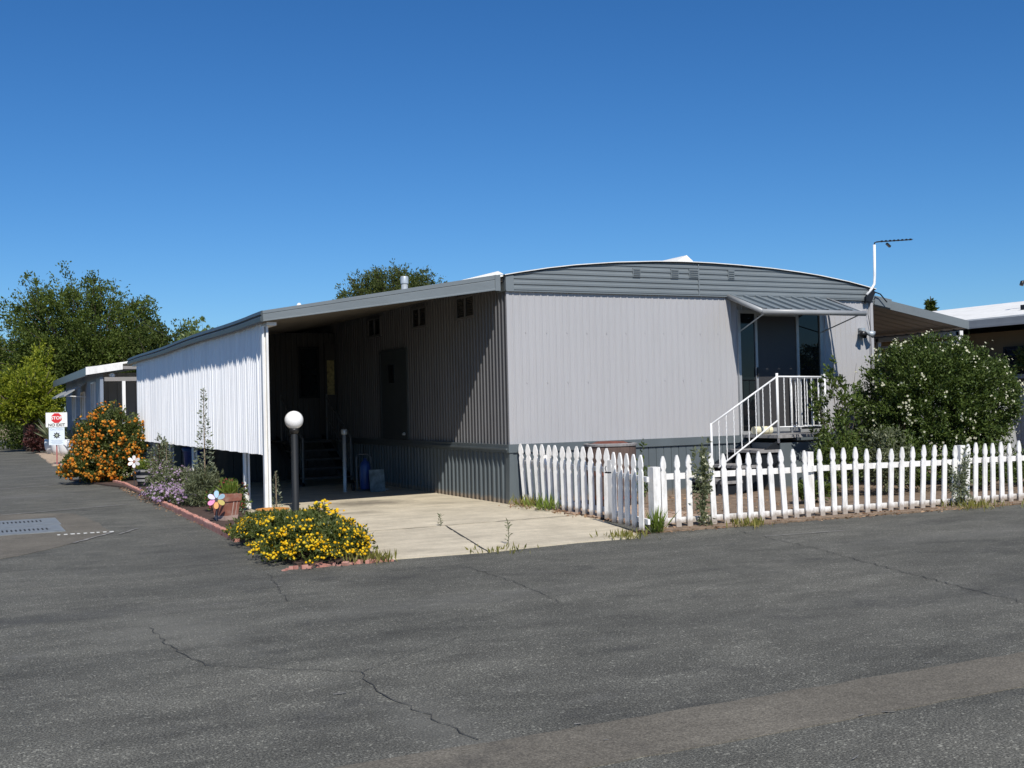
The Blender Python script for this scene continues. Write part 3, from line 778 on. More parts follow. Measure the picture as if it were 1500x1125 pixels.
# awning over the sliding door
aw = MB(); x0, x1 = 4.12, 6.26
def ap(x, t, dz=0.0): return (x, -0.03 - 0.90 * t, 3.255 - 0.31 * t + dz)
ns = 8
for k in range(ns):
    a, b = x0 + 0.04 + (x1 - x0 - 0.08) * k / ns, x0 + 0.04 + (x1 - x0 - 0.08) * (k + 1) / ns
    lip = a + (b - a) * 0.22
    aw.add([ap(a, 0, 0.036), ap(lip, 0, 0.036), ap(lip, 0, 0.0), ap(b, 0, 0.0), ap(a, 0.985, 0.036), ap(lip, 0.985, 0.036), ap(lip, 0.985, 0.0), ap(b, 0.985, 0.0)],
           [(0, 4, 5, 1), (1, 5, 6, 2), (2, 6, 7, 3)])
    aw.add([ap(a, 0, 0.0), ap(a, 0, 0.036), ap(a, 0.985, 0.036), ap(a, 0.985, 0.0)], [(0, 1, 2, 3)])
awo = build('awning', aw, 'awning', home)
f = MB(); f.tube([ap(x0 - 0.02, 1.0, -0.02), ap(x1 + 0.02, 1.0, -0.02)], 0.045, 12); f.tube([ap(x0, 0, 0.0), ap(x0, 1.0, -0.02)], 0.042, 12)
f.box((x1 - 0.012, -0.9, 2.9), (x1 + 0.012, -0.04, 2.945), rot=Matrix.Rotation(R(19), 3, 'X'), about=(x1, -0.48, 3.07)) if False else f.tube([ap(x1, 0, 0.01), ap(x1, 1.0, 0.0)], 0.02, 8)
build('awning_frame', f, 'rail_grey', awo, True)
for (xa_, xb_) in ((4.16, 4.33), (5.98, 6.1)):
    build('support_rod', MB().tube([ap(xa_ if xa_ < 5 else 6.16, 0.97, -0.06), (xb_, -0.03, 2.66)], 0.011, 6), 'galv', awo)

# floodlight and antenna on the front of the home
fl = thing('floodlight', 'small twin floodlight fixed near the right corner of the grey front wall', 'floodlight', (7.03, -0.02, 2.68))
build('mounting_plate', MB().lathe((7.03, -0.05, 2.70), [(0, -0.05), (0.06, -0.05), (0.06, 0.05), (0, 0.05)], 14).box((6.99, -0.03, 2.66), (7.07, -0.008, 2.75)), 'galv', fl)
for (cx_, cy_, dx_, dy_) in ((6.98, -0.1, -0.05, -0.10), (7.12, -0.1, 0.05, -0.10)):
    h = MB(); h.tube([(cx_, cy_ + 0.05, 2.69), (cx_, cy_, 2.66), (cx_ + dx_, cy_ + dy_, 2.62)], [0.022, 0.04, 0.065], 12)
    hd = build('lamp_head', h, 'galv' if dx_ > 0 else 'black', fl, True)
build('sensor', MB().lathe((7.05, -0.1, 2.56), [(0, 0), (0.03, 0.005), (0.035, 0.04), (0.02, 0.1), (0, 0.1)], 10), 'black', fl, True)

an = thing('tv_antenna', 'slim black antenna boom on a bent white mast at the roof corner', 'antenna', (7.2, -0.08, 3.3))
build('mast', MB().tube([(7.12, -0.1, 3.34), (7.24, -0.1, 3.45), (7.31, -0.1, 3.54), (7.325, -0.1, 3.7), (7.34, -0.1, 4.25)], 0.024, 10), 'ironwhite', an, True)
f = MB(); f.tube([(7.34, -0.1, 4.2), (7.345, -0.1, 4.285), (7.40, -0.1, 4.305), (8.26, -0.1, 4.385)], 0.012, 6)
for k in range(8):
    x = 7.52 + k * 0.1; zz = 4.316 + (x - 7.52) * 0.093
    f.tube([(x, -0.1 - 0.12 + k * 0.008, zz), (x, 0.02 - k * 0.008, zz)], 0.004, 5); f.box((x - 0.012, -0.115, zz - 0.012), (x + 0.012, -0.085, zz + 0.02))
f.box((7.62, -0.125, 4.24), (7.72, -0.085, 4.275), rot=Matrix.Rotation(R(35), 3, 'Y'))
build('boom', f, 'black', an)
f = MB(); f.outline([(0, 0), (0.06, 0.08), (0.16, 0.16), (0.22, 0.05), (0.12, -0.12), (0.0, -0.1)], (7.1, -0.09, 3.33), (1, 0, 0), (0, 0, 1), 0.02); f.box((7.10, -0.1, 3.2), (7.22, -0.05, 3.26))
build('bracket', f, 'lamppost', an)
build('cable', MB().tube([(7.2, -0.07, 3.3), (7.18, -0.055, 3.0), (7.24, -0.045, 2.75), (7.25, -0.03, 1.2)], 0.006, 5).tube([(7.3, -0.1, 3.4), (7.45, -0.1, 3.36), (7.6, -0.1, 3.22)], 0.012, 5), 'black', an)

# ------------------------------------------------------------------ porch steps with railings
ps = thing('porch_steps', 'open porch steps with white iron railings leading to the sliding door', 'steps', (4.2, -0.5, 0))
YF = -0.92
f = MB(); f.box((4.40, YF, 0.0), (5.42, -0.06, 0.80)); build('landing_base', f, 'slate', ps)
f = MB(); f.box((4.34, YF - 0.03, 0.88), (5.46, -0.052, 0.93)); build('landing', f, 'greywood', ps)
for k, (xa_, zz) in enumerate(((3.94, 0.70), (3.57, 0.47), (3.20, 0.24))):
    build('tread', MB().box((xa_, YF - 0.02, zz - 0.045), (xa_ + 0.42, -0.1, zz)), 'greywood', ps)
f = MB()
for y in (YF + 0.05, -0.15): build('stringer', MB().outline([(0, 0), (0.06, 0.24), (1.3, 0.86), (1.3, 0.55), (0.45, 0)], (3.12, y, 0.0), (1, 0, 0), (0, 0, 1), 0.035), 'lamppost', ps)
def twist(mb_, a, b, r0=0.006):
    a, b = Vector(a), Vector(b); n_ = max(4, int((b - a).length / 0.05))
    vs = []; fs = []
    for i in range(n_ + 1):
        p = a.lerp(b, i / n_); ang = i * 0.75
        for k in range(4):
            q = ang + k * math.pi / 2; rr = r0 * 1.5
            vs.append(p + Vector((math.cos(q) * rr, math.sin(q) * rr, 0)))
    for i in range(n_):
        for k in range(4):
            k2 = (k + 1) % 4; fs.append((i * 4 + k, i * 4 + k2, i * 4 + 4 + k2, i * 4 + 4 + k))
    mb_.add(vs, fs)
def railing(y, name):
    h = MB()
    h.tube([(3.05, y, 1.14), (4.37, y, 1.875)], 0.015, 8); h.tube([(3.17, y, 0.46), (4.37, y, 1.17)], 0.014, 8)
    h.tube([(4.37, y, 1.875), (5.36, y, 1.86)], 0.014, 8); h.tube([(4.37, y, 1.06), (5.36, y, 1.05)], 0.011, 8)
    h.tube([(4.37, y, 0.80), (4.37, y, 1.93)], 0.021, 8); h.tube([(5.36, y, 0.82), (5.36, y, 1.91)], 0.018, 8); h.tube([(3.05, y, 0.2), (3.05, y, 1.16)], 0.018, 8)
    o_ = build(name, h, 'ironwhite', ps, True)
    bl = MB()
    for k in range(1, 9):
        x = 3.05 + k * 1.32 / 9; t_ = (x - 3.05) / 1.32
        twist(bl, (x, y, 0.39 + 0.775 * t_), (x, y, 1.14 + 0.735 * t_))
    for k in range(1, 7):
        x = 4.37 + k * 0.99 / 7; twist(bl, (x, y, 1.06), (x, y, 1.86))
    build('balusters', bl, 'ironwhite', o_)
railing(YF, 'railing')
f = MB(); y = -0.08
f.tube([(5.36, YF, 1.86), (5.36, -0.06, 1.86)], 0.018, 8); f.tube([(5.36, YF, 1.05), (5.36, -0.06, 1.05)], 0.014, 8); f.tube([(5.36, -0.08, 0.93), (5.36, -0.08, 1.9)], 0.02, 8)
rr = build('railing', f, 'ironwhite', ps, True)
bl = MB()
for k in range(1, 6): twist(bl, (5.36, YF + k * 0.145, 1.05), (5.36, YF + k * 0.145, 1.86))
build('balusters', bl, 'ironwhite', rr)
mt = tag(build('rolled_mat', MB().tube([(4.36, -0.3, 1.0), (4.72, -0.3, 1.0)], 0.065, 14), 'cream', loc=(4.54, -0.3, 0.93)), 'small pale rolled mat lying on the porch landing by the glass door', 'mat')

# ------------------------------------------------------------------ carport on the left of the home
cp = thing('carport', 'long lean-to carport with grey fascia and white corrugated side screen', 'carport', (-1.9, 0, 0))
XO = -3.745; YB = 13.6
def rz(x): return 2.88 + (3.49 - 2.88) * (x - XO) / (-0.12 - XO)          # top of roof
f = MB()
prof = []
y = 0.04
while y < YB - 0.3:                                         # roof pans run down the slope
    prof += [(y, 0.0), (y + 0.02, -0.045), (y + 0.24, -0.045), (y + 0.26, 0.0), (y + 0.30, 0.0)]; y += 0.305
for (yy, d) in prof: f.v += [(XO + 0.02, yy, rz(XO + 0.02) - 0.055 + d), (-0.02, yy, rz(-0.02) - 0.055 + d)]
for i in range(len(prof) - 1): f.f.append((2 * i, 2 * i + 2, 2 * i + 3, 2 * i + 1)); f.m.append(0)
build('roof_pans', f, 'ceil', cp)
f = MB(); f.add([(XO, 0.0, rz(XO) - 0.03), (-0.04, 0.0, rz(-0.04) - 0.03), (-0.04, YB, rz(-0.04) - 0.03), (XO, YB, rz(XO) - 0.03),
                 (XO, 0.0, rz(XO)), (-0.04, 0.0, rz(-0.04)), (-0.04, YB, rz(-0.04)), (XO, YB, rz(XO))], [(0, 3, 2, 1), (4, 5, 6, 7), (0, 1, 5, 4), (2, 3, 7, 6), (3, 0, 4, 7)])
build('roof_deck', f, 'roofwhite', cp)
# front fascia, deepening towards the home, with a rolled lip
def fz(x): return 2.744 + (3.268 - 2.744) * (x - XO) / (-0.12 - XO)
f = MB(); xs = [XO + (-0.2 - XO) * i / 24 for i in range(25)]
pr = [(0.0, 1.0), (-0.012, 0.97), (-0.012, 0.72), (-0.004, 0.68), (-0.012, 0.64), (-0.012, 0.12), (-0.02, 0.08), (-0.02, 0.0), (0.01, 0.0)]
for x in xs:
    for (dy, q) in pr: f.v.append((x, dy - 0.005, fz(x) + (rz(x) + 0.012 - fz(x)) * q))
n = len(pr)
for i in range(len(xs) - 1):
    for j in range(n - 1): f.f.append((i * n + j, i * n + j + 1, (i + 1) * n + j + 1, (i + 1) * n + j)); f.m.append(0)
f.box((-0.2, -0.03, 3.25), (-0.115, 0.012, 3.49))
build('front_fascia', f, 'fascia', cp)
f = MB(); pr = [(0.0, 2.895), (-0.02, 2.885), (-0.03, 2.84), (-0.012, 2.825), (-0.034, 2.80), (-0.03, 2.745), (0.01, 2.735)]
ys = [-0.03 + (YB + 0.03) * i / 26 for i in range(27)]
sag = lambda yy: -0.018 * math.sin(yy * 0.9) * (0.4 if yy < 1 else 1) * 0.6
for yy in ys:
    for (dx_, zz) in pr: f.v.append((XO + dx_, yy, zz + sag(yy)))
n = len(pr)
for i in range(len(ys) - 1):
    for j in range(n - 1): f.f.append((i * n + j, (i + 1) * n + j, (i + 1) * n + j + 1, i * n + j + 1)); f.m.append(0)
f.add([(XO + p[0], -0.03, p[1]) for p in pr], [tuple(range(n))])
build('side_gutter', f, 'gutterdark', cp)
CORR = [(0.0, 0.0), (0.022, 0.006), (0.036, 0.024), (0.05, 0.028), (0.064, 0.024), (0.078, 0.006), (0.09, 0.0)]
f = MB(); f.ribs((-3.655, 12.75, 0), (0, -1, 0), (-1, 0, 0), 12.36, lambda u: 0.9 + 0.004 * math.sin(u * 9), 2.76, CORR, 0.1, jitter=0.28, seed=11)
build('side_screen', f, 'panel', cp)
f = MB(); f.box((-3.65, 0.40, 0.895), (-3.61, 12.75, 0.955)); f.box((-3.66, 0.10, 2.7), (-3.52, YB, 2.745)); f.box((-3.65, 0.4, 1.8), (-3.61, 12.7, 1.85))
build('screen_rails', f, 'whitepost', cp)
for (y, zb) in ((0.16, 0.12), (1.96, 0.03), (6.2, 0.03), (8.75, 0.03), (10.85, 0.03), (13.2, 0.03)):
    q = 0.0 if y < 1 else 0.125
    f = MB(); f.box((-3.722 + q, y - 0.04, zb), (-3.692 + q, y + 0.04, 2.69)); f.box((-3.664 + q, y - 0.04, zb), (-3.634 + q, y + 0.04, 2.69)); f.box((-3.691 + q, y + 0.012, zb), (-3.665 + q, y + 0.03, 2.69))
    if zb < 0.1: f.box((-3.73 + q, y - 0.05, zb), (-3.62 + q, y + 0.05, zb + 0.13))
    build('post', f, 'whitepost', cp)
tag(build('concrete_block', MB().box((-3.86, -0.02, 0.02), (-3.55, 0.30, 0.12)), 'block', loc=(-3.7, 0.14, 0.02)), 'grey concrete block under the front corner post of the carport', 'block')
rv = thing('roof_vent', 'little white capped vent standing on the carport roof', 'vent', (-1.0, 8.0, 3.3))
build('pipe', MB().lathe((-1.0, 8.0, 3.3), [(0.03, 0), (0.03, 0.42), (0.0, 0.42)], 10), 'galv', rv, True)
build('cap', MB().lathe((-1.0, 8.0, 3.72), [(0.05, 0), (0.055, 0.03), (0.03, 0.07), (0, 0.08)], 10), 'ironwhite', rv, True)

# storage room closing the back of the carport
sh = thing('storage_room', 'shade-darkened ribbed storage room across the back of the carport', 'shed', (-1.2, 8.6, 0))
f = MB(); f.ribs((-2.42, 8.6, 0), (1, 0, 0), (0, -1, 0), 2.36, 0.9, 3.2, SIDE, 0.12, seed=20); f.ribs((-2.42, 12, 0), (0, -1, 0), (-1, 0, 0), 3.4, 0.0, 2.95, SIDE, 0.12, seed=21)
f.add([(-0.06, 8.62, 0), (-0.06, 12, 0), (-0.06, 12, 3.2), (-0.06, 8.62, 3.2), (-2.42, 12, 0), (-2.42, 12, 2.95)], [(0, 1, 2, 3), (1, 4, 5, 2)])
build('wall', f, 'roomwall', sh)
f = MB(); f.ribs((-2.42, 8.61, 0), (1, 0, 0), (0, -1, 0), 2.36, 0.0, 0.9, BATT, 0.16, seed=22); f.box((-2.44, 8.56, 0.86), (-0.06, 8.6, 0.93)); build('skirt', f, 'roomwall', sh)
f = MB()
for (a, b, c_, d_) in ((-0.88, -0.84, 1.78, 2.9), (-0.46, -0.42, 1.78, 2.9), (-0.84, -0.46, 2.86, 2.9), (-0.84, -0.46, 1.78, 1.82)): f.box((a, 8.55, c_), (b, 8.6, d_))
wn = build('window', f, 'lamppost', sh); build('pane', MB().box((-0.84, 8.57, 1.82), (-0.46, 8.578, 2.86)), 'glass', wn)
f = MB(); f.box((-0.30, 8.53, 0.95), (-0.07, 8.572, 2.95)); dd = build('door', f, 'roomwall', sh); build('pane', MB().box((-0.26, 8.52, 1.85), (-0.10, 8.529, 2.6)), 'yellowdoor', dd)

cb = thing('storage_cabinet', 'dark grey metal cabinet beside the storage room inside the carport', 'cabinet', (-3.2, 9.6, 0))
build('body', MB().box((-3.6, 9.5, 0.02), (-2.86, 10.1, 1.8)), 'lamppost', cb)
for a in (-3.58, -3.22): build('door', MB().box((a, 9.47, 0.08), (a + 0.345, 9.5, 1.76)), 'slate', cb)
bb = thing('blue_bin', 'blue plastic bin half hidden behind the white carport screen', 'bin', (-3.2, 8.0, 0))
build('bucket', MB().lathe((-3.2, 8.0, 0.02), [(0, 0), (0.2, 0), (0.25, 0.72), (0.27, 0.74), (0.25, 0.76)], 18), 'blueplastic', bb, True)
build('lid', MB().lathe((-3.2, 8.0, 0.78), [(0.28, 0), (0.28, 0.03), (0.2, 0.07), (0, 0.08)], 18), 'blueplastic', bb, True)

# side stairs inside the carport
ss = thing('side_stairs', 'dark wooden stairs with handrails inside the shaded carport', 'stairs', (-0.9, 7.4, 0))
for k in range(5):
    y0 = 6.3 + k * 0.33; build('tread', MB().box((-1.45, y0, 0.155 + k * 0.17), (-0.45, y0 + 0.36, 0.195 + k * 0.17)), 'stepwood', ss)
f = MB()
for x in (-1.46, -0.44): build('stringer', MB().outline([(0, 0), (0.45, 0), (2.1, 0.78), (2.1, 0.95), (1.7, 0.86)], (x, 6.3, 0.03), (0, 1, 0), (0, 0, 1), 0.04), 'lamppost', ss)
f = MB(); f.box((-1.55, 7.95, 0.86), (-0.1, 8.5, 0.9)); build('landing', f, 'stepwood', ss)
for x in (-1.44, -0.46):
    h = MB(); h.tube([(x, 6.35, 0.95), (x, 7.95, 1.80)], 0.02, 7); h.tube([(x, 6.35, 0.1), (x, 6.35, 0.97)], 0.022, 7); h.tube([(x, 7.95, 0.88), (x, 7.95, 1.85)], 0.022, 7); h.tube([(x, 6.35, 0.5), (x, 7.95, 1.35)], 0.012, 6)
    hr = build('handrail', h, 'darksteel', ss)
    bl = MB()
    for k in range(1, 10): bl.tube([(x, 6.35 + k * 0.16, 0.3 + k * 0.085), (x, 6.35 + k * 0.16, 0.95 + k * 0.085)], 0.007, 5)
    build('balusters', bl, 'darksteel', hr)

gl = thing('globe_lamp', 'charcoal garden lamp post topped by a white globe at the carport mouth', 'lamp', (-3.03, 1.1, 0.016))
build('post', MB().lathe((-3.03, 1.1, 0.016), [(0.075, 0), (0.075, 0.02), (0.052, 0.03), (0.052, 1.14), (0.045, 1.15)], 20), 'lamppost', gl, True)
build('collar', MB().lathe((-3.03, 1.1, 1.155), [(0.03, 0), (0.06, 0.02), (0.075, 0.07), (0.072, 0.09), (0.0, 0.1)], 20), 'black', gl, True)
f = MB(); pr = [(0.138 * math.sin(a), 0.138 - 0.138 * math.cos(a)) for a in [math.pi * k / 18 for k in range(19)]]
f.lathe((-3.03, 1.1, 1.232), pr, 28); build('globe', f, 'globe', gl, True)
pl = thing('meter_pole', 'thin grey capped pole standing in the shaded carport', 'pole', (-1.22, 4.38, 0.016))
build('pipe', MB().lathe((-1.22, 4.38, 0.016), [(0.034, 0), (0.034, 1.08), (0, 1.08)], 14), 'galv', pl, True)
build('cap', MB().lathe((-1.22, 4.38, 1.06), [(0.055, 0), (0.058, 0.01), (0.058, 0.08), (0.05, 0.095), (0, 0.1)], 14), 'galv', pl, True)
dl = thing('hand_truck', 'small folding hand truck standing inside the carport', 'hand truck', (-0.84, 4.45, 0.016))
f = MB()
for x in (-0.98, -0.70): f.tube([(x, 4.42, 0.06), (x + 0.02, 4.5, 0.62), (x + (0.05 if x < -0.8 else -0.05), 4.52, 0.68), (-0.84, 4.52, 0.68)], 0.013, 7)
for zz in (0.25, 0.45): f.tube([(-0.97, 4.45, zz), (-0.71, 4.45, zz)], 0.01, 6)
f.box((-1.0, 4.25, 0.03), (-0.68, 4.45, 0.045)); build('frame', f, 'darksteel', dl)
for x in (-1.03, -0.65): build('wheel', MB().tube([(x - 0.02, 4.5, 0.09), (x + 0.02, 4.5, 0.09)], 0.07, 16), 'black', dl)
tag(build('blue_jug', MB().lathe((-0.84, 4.36, 0.05), [(0, 0), (0.09, 0), (0.1, 0.03), (0.1, 0.42), (0.07, 0.5), (0.03, 0.52), (0.03, 0.56), (0, 0.56)], 16), 'blueplastic', loc=(-0.84, 4.36, 0.05), smooth=True), 'tall blue plastic jug resting on the hand truck', 'jug')
tag(build('leaning_board', MB().box((-0.90, 3.93, 0.02), (-0.62, 3.955, 0.42), rot=Matrix.Rotation(R(-9), 3, 'X')), 'boardpaint', loc=(-0.76, 3.94, 0.02)), 'mottled blue-grey board leaning inside the carport near the hand truck', 'board')
rgp = np.random.default_rng(3)
f = MB(); pp = rgp.normal(0, 0.05, (14, 3)); pp[:, 2] = np.abs(pp[:, 2]) * 0.6 + 0.02; pp += np.array([-0.55, 4.3, 0.0])
f.add([tuple(q) for q in pp], [(0, 1, 2), (1, 2, 3), (2, 3, 4), (3, 4, 5), (4, 5, 6), (5, 6, 7), (6, 7, 8), (7, 8, 9), (8, 9, 10), (9, 10, 11), (10, 11, 12), (11, 12, 13), (0, 5, 9), (2, 7, 12)])
tag(build('crumpled_paper', f, 'paper', loc=(-0.55, 4.3, 0.016)), 'crumpled white paper lying on the carport floor', 'litter')

# ------------------------------------------------------------------ picket fences
HEAD = [(-0.036, 0.0), (0.036, 0.0), (0.036, 0.655), (0.024, 0.685), (0.024, 0.695), (0.037, 0.725), (0.036, 0.765), (0.022, 0.825), (0.008, 0.858), (-0.008, 0.858), (-0.022, 0.825), (-0.036, 0.765), (-0.037, 0.725), (-0.024, 0.695), (-0.024, 0.685), (-0.036, 0.655)]
def picket(parent, p, u, lean, h=1.0, t=0.02, mat='picket', wsc=1.0):
    u = Vector(u).normalized(); wv = (Vector((0, 0, 1)) + u * lean).normalized()
    mb_ = MB(); mb_.outline([(a * wsc, b * h) for a, b in HEAD], p, u, wv, t)
    return build('picket', mb_, mat, parent)
pf = thing('picket_fence', 'long white wooden picket fence with shaped tops along the road', 'fence', (2.8, -4.3, 0))
def fy(x): return -4.2 - 0.035 * x
PX = [-0.05, 0.14, 0.30, 0.63, 0.81, 1.02, 1.17, 1.33, 1.5, 1.67, 1.85, 2.03, 2.26, 2.46, 2.63, 2.82, 3.0, 3.2, 3.4, 3.58, 3.76, 3.95, 4.13, 4.32, 4.5, 4.73, 4.88, 5.05, 5.2, 5.36, 5.52, 5.7]
LD = [3.3, 2.8, 2.5, 5.8, 6.3, 2, 4.5, 6, 6.7, 8, 6, 7, 5.3, 3.2, 2.4, 1.6, .8, -.8, -2.7, -3, -3.2, -4, -4.8, -3.5, -4.5, -4.8, -2.7, -2.1, 0, 1.3, 2.4, 1.9]
xx = 5.7
while xx < 9.5:
    xx += 0.165; PX.append(round(xx, 3)); LD.append(rg.uniform(-2, 3))
rg = random.Random(21)
for x, l in zip(PX, LD):
    ln = -(l - 2.4) / 95
    zb = 0.004 + rg.uniform(0, 0.02) - (0.0 if x < 3 else 0.03)
    picket(pf, (x - ln * 0.43, fy(x), zb), (1, -0.035, 0), ln, 1.0 + rg.uniform(-0.012, 0.008))
def rail(mb_, pts, hh, t=0.035):
    for a, b in zip(pts[:-1], pts[1:]):
        a, b = Vector(a), Vector(b); d = (b - a); u = Vector((d.x, d.y, 0)).normalized(); s = Vector((-u.y, u.x, 0)) * t
        vs = [a, b, b + s, a + s]; vs = vs + [v + Vector((0, 0, hh)) for v in vs]
        mb_.add(vs, [(0, 3, 2, 1), (4, 5, 6, 7), (0, 1, 5, 4), (1, 2, 6, 5), (2, 3, 7, 6), (3, 0, 4, 7)])
for (zc, hh) in ((0.585, 0.07), (0.065, 0.065)):
    m_ = MB(); rail(m_, [(-0.16, fy(-0.16) + 0.021, zc), (2.16, fy(2.16) + 0.021, zc - 0.006)], hh); rail(m_, [(2.163, fy(2.16) + 0.022, zc), (4.68, fy(4.68) + 0.021, zc - 0.018)], hh); rail(m_, [(4.684, fy(4.68) + 0.022, zc - 0.01), (9.5, fy(9.5) + 0.021, zc - 0.03)], hh)
    build('rail', m_, 'picket', pf)
for (x, h_) in ((2.17, 0.83), (4.74, 0.82), (7.2, 0.82)):
    build('post', MB().box((x - 0.045, fy(x) + 0.06, 0.0), (x + 0.045, fy(x) + 0.15, h_)), 'picket', pf)
build('post', MB().box((-0.235, -4.27, 0.0), (-0.135, -4.155, 0.745)), 'picket', pf)

sf = thing('side_picket_fence', 'short weathered white picket fence running from the home corner beside the driveway', 'fence', (0.05, -1.6, 0))
SY = [-0.2, -0.45, -0.71, -0.93, -1.15, -1.36, -1.59, -1.8, -2.02, -2.24, -2.46, -2.68, -2.9]
for i, y in enumerate(SY):
    x = 0.16 - 0.07 * (-y) + 0.0
    picket(sf, (x, y, 0.03), (0.42, -0.9, 0), -[0.09, 0.075, 0.06, 0.045, 0.03, 0.03, 0.02, 0.02, 0.0, 0.012, 0.01, -0.005, -0.01][i], 1.05 + rg.uniform(-0.01, 0.01), wsc=1.1)
for (zc, hh) in ((0.62, 0.06), (0.10, 0.06)):
    m_ = MB(); rail(m_, [(0.165, -0.12, zc), (-0.02, -2.98, zc)], hh); build('rail', m_, 'picket', sf)
for y in (-0.9, -2.98): build('post', MB().box((0.14 + 0.065 * y, y - 0.04, 0.0), (0.22 + 0.065 * y, y + 0.04, 0.78)), 'picket', sf)

gt = thing('picket_gate', 'narrow white picket gate left ajar at the driveway edge', 'gate', (-0.3, -3.7, 0))
gp, gq = Vector((-0.285, -3.4, 0)), Vector((-0.545, -4.57, 0)); gu = (gq - gp).normalized()
for i in range(5):
    p = gp.lerp(gq, 0.1 + 0.2 * i); picket(gt, (p.x, p.y, 0.05), (0.15, -0.99, 0), 0.012, 1.0, wsc=1.0)
for (zc, hh) in ((0.6, 0.06), (0.12, 0.06)):
    m_ = MB(); rail(m_, [(gp.x + 0.025, gp.y, zc), (gq.x + 0.025, gq.y, zc)], hh, 0.03); build('rail', m_, 'picket', gt)
build('latch', MB().box((gp.x - 0.03, gp.y + 0.02, 0.64), (gp.x + 0.02, gp.y + 0.10, 0.655)).tube([(gp.x - 0.03, gp.y + 0.06, 0.66), (gp.x - 0.045, gp.y + 0.06, 0.70), (gp.x - 0.03, gp.y + 0.06, 0.73)], 0.006, 6), 'lamppost', gt)

# pavers inside the gate, barrel planter
f = MB(); rgb = random.Random(8)
for i in range(8):
    for j in range(5): f.box((-0.1 + j * 0.24 + (i % 2) * 0.1, -3.9 + i * 0.3, 0.01), (0.12 + j * 0.24 + (i % 2) * 0.1, -3.63 + i * 0.3, 0.034 + rgb.uniform(0, 0.006)))
struct('paver_path', f, 'paver')
bp = thing('barrel_planter', 'dark wooden half barrel planter with rusty rim behind the side fence', 'planter', (0.95, -1.35, 0.02))
f = MB(); f.lathe((0.95, -1.35, 0.02), [(0, 0), (0.28, 0), (0.345, 0.35), (0.37, 0.7), (0.37, 0.895), (0.34, 0.895), (0.33, 0.80), (0, 0.80)], 28); build('staves', f, 'barrelwood', bp)
for zz, r0 in ((0.14, 0.307), (0.48, 0.357)): build('hoop', MB().lathe((0.95, -1.35, zz), [(r0 - 0.01, 0), (r0 + 0.006, 0), (r0 + 0.01, 0.045), (r0 - 0.006, 0.045)], 28), 'rust', bp)
build('rim', MB().lathe((0.95, -1.35, 0.895), [(0.325, 0.0), (0.385, 0.0), (0.39, 0.03), (0.325, 0.04)], 28), 'greywood', bp)
build('soil', MB().lathe((0.95, -1.35, 0.905), [(0.325, 0.0), (0.2, 0.05), (0.1, 0.04), (0, 0.06)], 20), 'rust', bp)

# ------------------------------------------------------------------ front garden plants behind the fence
VIEW = (-0.5, -0.85, 0.1)
t, P, D, rng, _ = bush('jasmine_bush', 'large rounded dark green jasmine bush covered in small white blossoms', 'bush', (7.55, -1.35, 0.02), (7.4, -1.35, 1.42), (1.44, 1.05, 1.06), 560, 95000, 0.056, 'lf_jas', 41, zmin=-0.9, tmin=0.55, spread=0.06, clump=10, lump=0.04, keep=0.25, boxy=2.2)
Q, N = outer(P, (7.4, -1.35, 1.42), (1.44, 1.05, 1.06), 700, rng, 0.0, None, 0.03)
V, Fc = petals(Q + N * 0.07 + np.array([-0.03, -0.06, 0.0]), N + np.array([-0.2, -0.7, 0.2]) + rng.normal(0, 0.35, N.shape), rng.uniform(0.012, 0.024, len(Q)), rng)
build_np('blossoms', V, Fc, 'fl_white', t)
t, P, D, rng, paths = bush('twiggy_shrub', 'sprawling green shrub with arching twigs against the porch railing', 'shrub', (5.1, -1.6, 0.02), (5.1, -1.6, 1.0), (0.6, 0.4, 0.92), 34, 2300, 0.085, 'lf_shrub', 42, zmin=-0.5, tmin=0.4, spread=0.09, clump=6, lump=0.32, keep=1.0, limb=0.012, stem='bark')
for i, (x, y, rx, rz_, s, mt_, lab) in enumerate((
    (4.45, -2.3, 0.42, 0.62, 51, 'lf_shrub', 'leafy green plant in front of the porch landing'),
    (5.0, -2.6, 0.5, 0.6, 52, 'lf_sage', 'bushy sage green plant below the arching shrub'),
    (5.7, -2.4, 0.45, 0.5, 53, 'lf_shrub', 'leafy green plant between the arching shrub and the jasmine'),
    (6.9, -2.75, 0.75, 0.42, 54, 'lf_jas', 'dark green undergrowth at the foot of the jasmine bush'),
    (8.3, -2.8, 0.75, 0.36, 55, 'lf_jas', 'dark low foliage under the right side of the jasmine'),
    (3.3, -2.9, 0.28, 0.2, 56, 'lf_shrub', 'small weed tuft in the dry yard left of the steps'))):
    bush('ground_plant', lab, 'plant', (x, y, 0.022), (x, y, rz_ * 0.8), (rx, rx * 0.7, rz_), 70, int(2600 * rx / 0.4), 0.06, mt_, s, 'low plants behind the picket fence', zmin=-0.3, tmin=0.3, spread=0.11, lump=0.25)
t, P, D, rng, _ = bush('climbing_weed', 'tall white-flowering weed growing up through the front fence', 'weed', (0.47, -4.27, 0.02), (0.47, -4.28, 0.5), (0.13, 0.1, 0.5), 26, 800, 0.055, 'lf_sage', 61, zmin=-0.8, tmin=0.2, spread=0.14, keep=0.8, limb=0.005)
Q, N = outer(P, (0.47, -4.28, 0.5), (0.13, 0.1, 0.5), 26, rng)
V, Fc = petals(Q, N, 0.02, rng); build_np('blossoms', V, Fc, 'fl_white', t)
bush('ivy_vine', 'pale leafy vine tangled on the fence in front of the jasmine', 'vine', (4.55, -4.42, 0.0), (4.55, -4.42, 0.36), (0.17, 0.1, 0.45), 30, 900, 0.05, 'lf_grey', 62, zmin=-0.8, tmin=0.2, spread=0.14, keep=0.8, limb=0.005)
